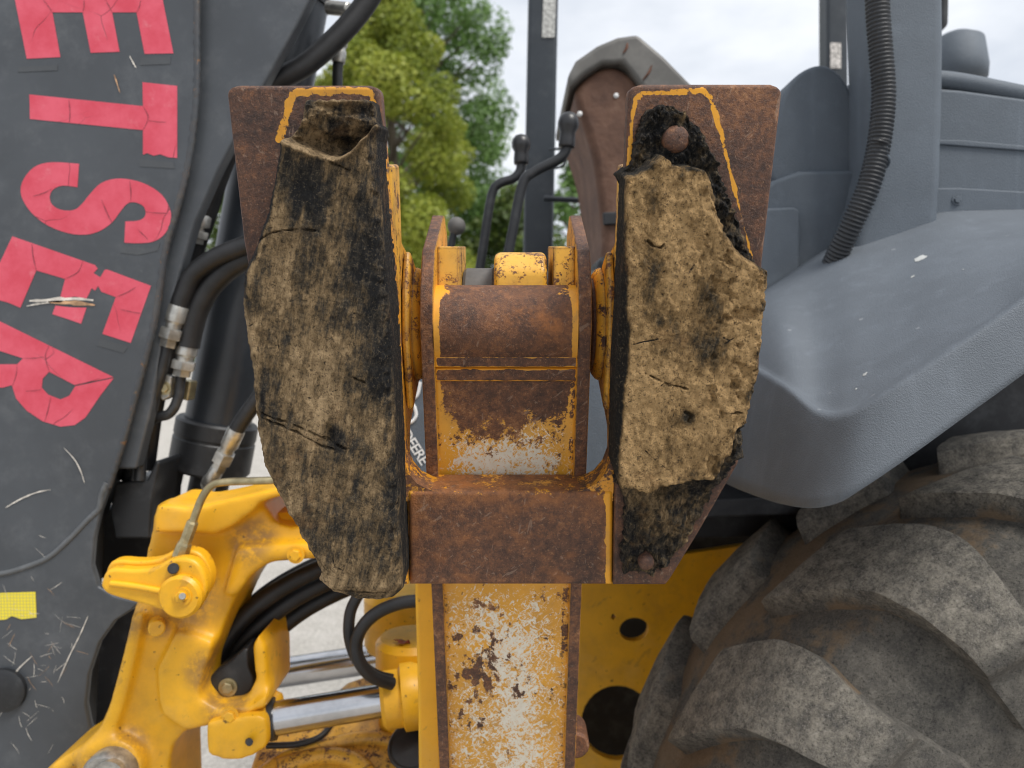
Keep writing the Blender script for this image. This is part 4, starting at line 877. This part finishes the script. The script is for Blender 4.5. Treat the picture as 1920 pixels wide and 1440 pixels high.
bar(668, 690, -.004, .02); bar(691, 716, -.0065, .02)
# inner bosses and rod end above the tube
for xo, s in ((XL + .0125, 1), (XR - .0125, -1)):
    prism('pin_boss', [(xo, y, z) for y, z in [(.768, Z(462, .768)), (.88, Z(462, .88)), (.88, Z(600, .88)), (.768, Z(600, .768))]], (.0215 * s, 0, 0), m_yel_worn, leg, .0015)
zr = Z(598, .84)
xa, xb, xc = X(866, .79), X(927, .79), X(1024, .79)
lathe('spacer', [(0, 0), (.052, 0), (.0545, .003), (.0545, xb - xa - .003), (.052, xb - xa), (0, xb - xa)], (xa, .84, zr), (1, 0, 0), m_gknob, leg, 40)
prism('cylinder_rod_end', [(xb, y, z) for y, z in [(.765, zr - .02), (.765, zr + .045), (.778, zr + .062), (.80, zr + .067), (.87, zr + .067), (.90, zr + .04), (.90, zr - .05), (.78, zr - .05)]], (xc - xb, 0, 0), m_yel_worn, leg, .006, 4)

# ------------------------------------------------------------------ stabilizer pad
PP = Plane(P(945, 630, .70), (0, -1, -.2))
yl_l = [(523, 262), (530, 235), (546, 178), (560, 172), (680, 170), (697, 178), (702, 205), (706, 236)]
yl_r = [(1178, 330), (1184, 230), (1192, 185), (1206, 174), (1318, 170), (1332, 184), (1352, 250), (1412, 494)]
def plate_wear(px, py, h):
    n = 6 * fb(px * .03, py * .03, 2.2, 5)
    if px < 960:
        d = seg_d(px, py, yl_l); v = .95 - .86 * sst(13, 4, d + n)
        er = interp([(160, 712), (600, 746), (1098, 765)], py) - px
        if py > 250: v -= .7 * sst(9, 4, er + n)
    else:
        d = seg_d(px, py, yl_r); wd = 7.5 if py < 190 else (5.5 if px < 1200 else 6 - 2.5 * sst(200, 480, py)); v = .95 - .86 * sst(wd + 2, wd - 4, d + n * .6)
        el = px - interp([(160, 1178), (600, 1158), (1098, 1150)], py)
        if 560 < py < 660: v -= .9 * sst(12, 6, el + n)
    return v + .30 * max(0, fb(px * .11, py * .11, 12, 5)) + .04
pad = block('stabilizer_pad', [(160, 446), (163, 434), (168, 428), (176, 425), (450, 456), (700, 500), (900, 540), (1000, 580), (1098, 640)], [(160, 694), (163, 705), (168, 710), (176, 713), (600, 746), (1098, 765)], PP, .015, m_rust, ROOT, 90, 200, attrs={'wear': plate_wear}, rnd=.003, label='rusty steel stabilizer pad plate with traces of yellow paint')
block('pad_plate', [(158, 1202), (161, 1190), (166, 1183), (174, 1179), (300, 1174), (600, 1159), (1098, 1150)], [(158, 1446), (161, 1456), (166, 1463), (174, 1467), (490, 1430), (700, 1424), (800, 1390), (870, 1385), (1000, 1310), (1085, 1258), (1098, 1248)], PP, .015, m_rust, pad, 90, 200, attrs={'wear': plate_wear}, rnd=.003, label='rusty plate with rivets under the tan rubber block')
def bar_wear(px, py, h):
    n = 5 * fb(px * .03, py * .03, 5, 5); v = .95 - .45 * sst(944, 922, py + n)
    v -= 1.1 * sst(11, 5, abs(px - 1144) + n); v -= .6 * sst(9, 4, px - 762 + n); return v
block('cross_bar', [(921, 764), (1098, 768)], [(921, 1150), (1098, 1149)], PP, .040, m_rust, pad, 100, 60, attrs={'wear': bar_wear, 'orange': lambda px, py, h: .8 * sst(960, 920, py) + .7 * max(0, fb(px * .02, py * .03, 61, 4)) + .5 * sst(40, 8, min(px - 764, 1150 - px))}, off=-.004, rnd=.004)
m_fil = paint('fillet_paint', base=(.70, .30, .02), wear=.42, dirt=.6)
ppx('fillet', [(746, 790), (750, 830), (756, 862), (766, 888), (782, 907), (806, 919), (842, 924), (842, 940), (762, 940)], PP, .036, m_fil, pad, .003, off=-.006)
ppx('fillet', [(1155, 790), (1152, 830), (1147, 860), (1137, 886), (1120, 906), (1096, 918), (1060, 924), (1060, 940), (1150, 940)], PP, .036, m_fil, pad, .003, off=-.006)
def rib_f(xi, s):
    def fy(py): return PP.at(960, py, -.0155).y
    pts = [(fy(310), PP.at(960, 310, -.0155).z), (.735, Z(308, .735)), (.748, Z(452, .748)), (.875, Z(512, .875)), (.90, Z(600, .90)), (.88, Z(715, .88)), (.80, Z(800, .80)), (.795, Z(900, .795)), (.81, Z(1000, .81)), (fy(1092), PP.at(960, 1092, -.0155).z)]
    o = prism('rib', [(xi, y, z) for y, z in pts], (s * .02, 0, 0), m_yel_worn, pad, .003)
    zc = Z(608, .80)
    prism('boss_web', [(xi - s * .001, y, z) for y, z in [(.752, Z(470, .752)), (.80, Z(505, .80)), (.84, Z(545, .84)), (.85, Z(620, .85)), (.83, Z(700, .83)), (.765, Z(770, .765)), (.735, Z(640, .735)), (.735, Z(540, .735))]], (-s * .007, 0, 0), m_yel_worn, pad, .004)
    lathe('pin_collar', [(0, 0), (.056, 0), (.058, .003), (.056, .007), (.052, .010), (.0505, .0105), (0, .0105)], (xi - s * .006, .80, zc), (-s, 0, 0), m_yel_worn, pad, 40)
    rod('pivot_pin', (xi, .80, zc), (XL + .002 if s < 0 else XR - .002, .80, zc), .047, m_edge, pad, 40)
rib_f(-.1055, -1); rib_f(.0985, 1)
# rubber blocks
def cracks(px, py, lst):
    c = 0
    for poly, wd in lst: c = max(c, sst(wd * .75 + .8, wd * .2, abs(seg_d(px, py, poly) + 2.2 * fb(px * .07, py * .07, 8, 4))))
    return c
CL = [([(482, 452), (505, 438), (530, 432), (565, 430), (598, 433)], 1.8), ([(476, 778), (520, 795), (560, 812), (600, 836), (625, 842)], 1.8), ([(490, 776), (560, 800), (650, 842)], 1.0), ([(612, 300), (640, 312), (655, 320)], 1.2), ([(545, 1090), (640, 1110), (720, 1118)], 1.4), ([(655, 705), (690, 720)], 1.6)]
def lipL(px): return interp([(505, 258), (525, 260), (545, 268), (560, 274), (575, 280), (590, 286), (610, 294), (635, 296), (655, 284), (675, 264), (690, 250), (703, 232)], px) + 3 * fb(px * .08, 1, 1, 4)
def edgeL(px, py): return min(px - interp(LLT, py), interp(LRT, py) - px)
LLT = [(184, 556), (230, 546), (258, 518), (300, 508), (400, 490), (480, 462), (515, 446), (560, 447), (600, 452), (700, 469), (800, 476), (880, 490), (950, 528), (985, 548), (1050, 584), (1078, 600), (1092, 594), (1110, 612), (1128, 640), (1138, 660)]
LRT = [(184, 691), (225, 697), (236, 708), (262, 702), (300, 704), (450, 716), (600, 729), (800, 739), (1000, 747), (1085, 752), (1118, 752), (1130, 744), (1138, 728)]
def hL(px, py):
    n = fb(px * .014, py * .010, 0, 5); f = fb(px * .06, py * .035, 3, 4)
    h = .0022 * n + .0013 * f
    s = sst(-10, 5, py - lipL(px)); 
    h += -(1 - s) * (.010 + .010 * sst(225, 262, py) + .006 * fb(px * .03, py * .05, 9, 4))
    h -= .012 * (1 - s) * math.exp(-((px - 640) / 28) ** 2 - ((py - 268) / 16) ** 2)
    h += .004 * math.exp(-((py - lipL(px) - 6) / 7) ** 2)
    h -= .003 * cracks(px, py, CL)
    h -= .010 * sst(18, 0, px - interp(LLT, py)) * sst(600, 500, py)
    e = edgeL(px, py); h -= .007 * sst(16, 0, e + 7 * fb(px * .05, py * .05, 6, 4))
    h -= .012 * sst(1100, 1138, py + 10 * n) 
    h -= .006 * math.exp(-((px - 618) / 10) ** 2 - ((py - 812) / 16) ** 2)
    return h
def dirtL(px, py, h):
    n = fb(px * .012, py * .006, 11, 4); d = .53 + .32 * n
    def bl(x, y, a, b, v): return v * math.exp(-((px - x) / a) ** 2 - ((py - y) / b) ** 2)
    d += bl(555, 360, 50, 75, -.42) + bl(670, 430, 35, 130, -.20) + bl(700, 690, 40, 70, -.25) + bl(700, 930, 45, 110, -.25) + bl(620, 1010, 70, 60, -.18) + bl(620, 812, 12, 22, -.4) + bl(560, 800, 70, 60, .16) + bl(580, 900, 80, 40, .10) + bl(640, 770, 30, 40, .25) + bl(520, 480, 40, 40, .12) + bl(600, 420, 60, 60, .08) + bl(640, 1100, 60, 22, .12)
    eL = px - interp(LLT, py) + 5 * fb(px * .05, py * .05, 51, 4); d += ((-.34 * sst(17, 12, eL) + .26 * math.exp(-((eL - 20) / 5) ** 2)) if py < 560 else .22 * math.exp(-((eL - 8) / 7) ** 2)) * (py > 270); d -= .13 * sst(40, 5, interp(LRT, py) - px + 30 * fb(px * .02, py * .02, 44, 4))
    s = sst(-10, 5, py - lipL(px)); d = d * s + (1 - s) * (.52 + .30 * fb(px * .03, py * .03, 4, 4) - .25 * math.exp(-((px - 645) / 26) ** 2 - ((py - 262) / 14) ** 2)); d += .35 * math.exp(-((py - lipL(px) - 3) / 6) ** 2)
    return d
block('rubber_block', LLT, LRT, PP, .050, m_rub, pad, 120, 420, 2.6, .09, hL, {'dirt': dirtL, 'crack': lambda a, b, c: cracks(a, b, CL) * .55}, .003, 'dark rubber block caked with brown soil, cracked and torn at its top', 4, .0006, .050, jlr=(1.2, .3))
# thin torn backing layer under the second block
BLT = [(200, 1226), (215, 1205), (250, 1194), (300, 1186), (330, 1178), (600, 1164), (800, 1156), (900, 1154), (930, 1172), (1000, 1172), (1040, 1165), (1076, 1172)]
BRT = [(200, 1256), (212, 1278), (240, 1308), (300, 1340), (400, 1376), (480, 1404), (500, 1418), (780, 1392), (850, 1388), (900, 1350), (1000, 1298), (1050, 1262), (1076, 1240)]
def hB(px, py): return .006 * fb(px * .04, py * .04, 2, 5) + .0022 * fb(px * .22, py * .09, 5, 3) + .008 * sst(920, 890, py) + (.006 * math.exp(-((px - 1240) / 40) ** 2 - ((py - 960) / 40) ** 2))
def dirtB(px, py, h): 
    d = .20 + .26 * fb(px * .05, py * .05, 4, 5)
    if py > 900: d += .30 * math.exp(-((px - 1240) / 45) ** 2 - ((py - 960) / 45) ** 2) + .1
    return d
block('rubber_backing', BLT, BRT, PP, .016, m_rub, pad, 80, 300, 7, .12, hB, {'dirt': dirtB}, .004, None, 2, 0, .010)
RLT = [(284, 1240), (300, 1205), (322, 1176), (360, 1174), (600, 1166), (700, 1160), (800, 1157), (890, 1154), (905, 1160), (938, 1170)]
RRT = [(284, 1262), (300, 1312), (315, 1332), (360, 1344), (400, 1350), (440, 1366), (475, 1392), (498, 1425), (510, 1445), (560, 1443), (650, 1432), (720, 1425), (785, 1408), (800, 1404), (806, 1392), (850, 1378), (905, 1345), (938, 1330)]
CR = [([(1215, 452), (1225, 462), (1240, 464), (1245, 458)], 2.2), ([(1345, 776), (1380, 774), (1408, 776)], 1.1), ([(1285, 775), (1298, 780), (1292, 792)], 4), ([(1210, 700), (1250, 720), (1300, 732)], .8)]
def topR(px): return interp([(1160, 338), (1180, 330), (1200, 324), (1222, 306), (1245, 290), (1258, 296), (1266, 308), (1300, 310), (1325, 318), (1345, 350)], px) + 4 * fb(px * .09, 2, 1, 4)
def botR(px): return interp([(1150, 905), (1165, 918), (1190, 922), (1215, 930), (1250, 916), (1300, 908), (1350, 900)], px) + 4 * fb(px * .07, 4, 1, 4)
def sideR(py): return interp([(320, 1172), (360, 1172), (600, 1178), (650, 1182), (720, 1174), (800, 1168), (880, 1160), (920, 1158)], py) + 3 * fb(py * .05, 2, 7, 4)
def hR(px, py):
    n = fb(px * .014, py * .010, 20, 5); f = fb(px * .07, py * .05, 23, 4); h = .0024 * n + .0016 * f
    h -= .040 * (1 - sst(-8, 6, py - topR(px))); h -= .034 * sst(-6, 10, py - botR(px)); h -= .012 * sst(4, -16, px - sideR(py)) 
    h -= .004 * cracks(px, py, CR)
    e = interp(RRT, py) - px; h -= .008 * sst(14, 0, e + 7 * fb(px * .06, py * .06, 26, 4))
    h -= .004 * sst(.25, .6, fb(px * .03, py * .03, 31, 4)) * sst(1290, 1350, px)
    return h
def dirtR(px, py, h):
    n = fb(px * .014, py * .008, 15, 4); d = .88 + .20 * n + .10 * fb(px * .03, py * .02, 77, 3)
    def bl(x, y, a, b, v): return v * math.exp(-((px - x) / a) ** 2 - ((py - y) / b) ** 2)
    d += bl(1225, 385, 24, 55, -.38) + bl(1225, 540, 22, 90, -.30) + bl(1260, 640, 50, 40, -.25) + bl(1345, 560, 30, 70, -.20) + bl(1335, 660, 35, 40, -.45) + bl(1325, 560, 28, 50, -.22) + bl(1240, 600, 45, 60, -.20) + bl(1292, 782, 14, 14, -.5) + bl(1310, 420, 25, 25, -.2) + bl(1340, 840, 40, 30, -.22) + bl(1230, 870, 40, 25, -.15) + bl(1220, 480, 20, 60, -.18) + bl(1310, 870, 60, 25, -.12)
    e = min(interp(RRT, py) - px, (py - topR(px)) * .8, (botR(px) - py) * .8) + 22 * fb(px * .035, py * .035, 41, 5); d -= .42 * sst(24, -4, e)
    s = sst(-5, 3, px - sideR(py)); d = d * s + (1 - s) * .06
    t = sst(-6, 4, py - topR(px)) * (1 - sst(-2, 10, py - botR(px))); d = d * t + (1 - t) * (.12 + .12 * fb(px * .05, py * .05, 3, 3)); return d
block('rubber_block', RLT, RRT, PP, .042, m_rubt, pad, 120, 320, 3.2, .1, hR, {'dirt': dirtR, 'crack': lambda a, b, c: cracks(a, b, CR) * .55}, .003, 'tan soil-caked rubber block torn away round a rusty rivet', 4, .0006, .052, jlr=(.3, 1.3))
def rivet(px, py, rpx, off, hgt):
    r = rpx / FPX * .69; c = PP.at(px, py, off)
    lathe('rivet', [(0, -.02), (r * .96, -.02), (r, hgt * .3), (r * .96, hgt * .62), (r * .8, hgt * .85), (r * .45, hgt * .98), (0, hgt)], c, PP.n, m_edge, pad, 28, smooth=180)
rivet(1265, 262, 24, .014, .009); rivet(1210, 1050, 16, .012, .010)
